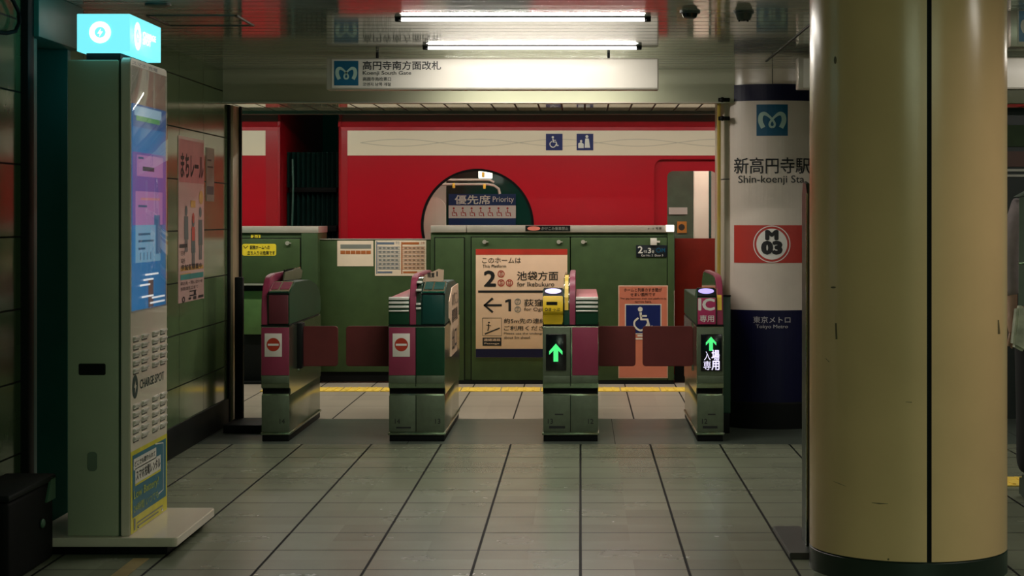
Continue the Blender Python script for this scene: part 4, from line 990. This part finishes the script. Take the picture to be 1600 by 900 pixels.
br = [(.15, .11), (.13, .10), (.145, .10), .05, .065, .088, .06, .045, .038, .026, .03, .045, .038, .026, .03, .08, .055, .036, .032, .08, .055, .036, .032]
n0 = len(bv)
for s, hand in ((-1, 10), (1, 14)):                   # five fingers on each hand
    hx, hy, hz = bv[hand]
    for q, (dx_, ln) in enumerate(((-.022, .06), (-.008, .07), (.007, .065), (.02, .05))):
        i0 = len(bv); bv += [(hx+dx_*.6, hy-.005, hz-.03), (hx+dx_, hy-.016, hz-.03-ln*.6), (hx+dx_, hy-.008, hz-.03-ln)]
        be += [(hand, i0), (i0, i0+1), (i0+1, i0+2)]; br += [.009, .008, .007]
    i0 = len(bv); bv += [(hx-s*.03, hy-.025, hz-.005), (hx-s*.036, hy-.04, hz-.04)]; be += [(hand, i0), (i0, i0+1)]; br += [.010, .008]
skinned('body', bv, be, br, skin_m)
hd = MB().sph((QX, QY-.025, 1.545), .093, .86, 1.02, 1.22).sph((QX, QY-.118, 1.535), .014, .8, 1, 1.4)
skinned('jacket', [(0, 0, .98), (0, .01, 1.08), (0, .01, 1.26), (0, .0, 1.37), (-.16, .01, 1.345), (-.208, .01, 1.08), (-.21, -.03, .93), (.16, .01, 1.345), (.208, .01, 1.08), (.21, -.03, .93)],
        [(0, 1), (1, 2), (2, 3), (2, 4), (4, 5), (5, 6), (2, 7), (7, 8), (8, 9)], [(.175, .13), (.16, .125), (.17, .12), (.08, .07), .066, .056, .046, .066, .056, .046], mat('jacket_grey', (.34, .28, .29), .8, 0, .1, 20, bump=.3))
skinned('trousers', [(0, 0, .92), (-.09, 0, .80), (-.10, -.01, .46), (-.105, .02, .10), (.09, 0, .80), (.10, -.01, .46), (.105, .02, .10)],
        [(0, 1), (1, 2), (2, 3), (0, 4), (4, 5), (5, 6)], [(.17, .125), .105, .085, .07, .105, .085, .07], mat('trousers_black', (.007, .007, .009), .8))
obj('hair', MB().sph((QX, QY+.015, 1.575), .108, .9, 1.02, 1.1).sph((QX, QY+.05, 1.47), .09, .85, .7, 1.2), mat('hair_black', (.01, .008, .007), .45), pe)
obj('eyes', MB().sph((QX-.03, QY-.1, 1.555), .011).sph((QX+.03, QY-.1, 1.555), .011), INK, pe)
obj('mouth', MB().sph((QX, QY-.106, 1.495), .02, 1, .4, .3), mat('lips', (.35, .12, .11), .5), pe)
for s in (-1, 1):
    b_ = MB().prism([(QY-.19, .0), (QY-.19, .03), (QY-.12, .075), (QY-.02, .11), (QY+.075, .10), (QY+.085, .0)], QX+s*.105-.042, QX+s*.105+.042, 'X', .012)
    obj('shoe', b_, mat('shoe_dark', (.02, .04, .03), .5), pe)
bg = thing('shoulder_bag', 'pale bag on a long grey green strap hanging from the person at the right edge', 'bag', (2.0, 8.45, .7))
obj('strap', MB().prism([(2.005, 1.395), (2.037, 1.40), (2.032, .90), (2.002, .90)], 8.478, 8.484, 'Y'), mat('strap_green', (.13, .17, .13), .7), bg)
obj('strap_back', MB().prism([(2.005, 1.40), (2.037, 1.405), (2.10, 1.42), (2.06, 1.43)], 8.482, 8.60, 'Y'), MATS['strap_green'], bg)
obj('buckle', MB().box(2.0, 2.038, 8.472, 8.479, 1.09, 1.10, .002).tube([(2.03, 8.475, .91), (2.05, 8.465, .89), (2.06, 8.47, .875)], .005), STEEL, bg)
obj('pouch', MB().prism([(1.965, .72), (2.02, .69), (2.075, .76), (2.045, .87), (2.02, .905), (1.985, .90)], 8.43, 8.50, 'Y', .012), mat('pouch_pale', (.42, .45, .33), .7, 0, .35, 16), bg)
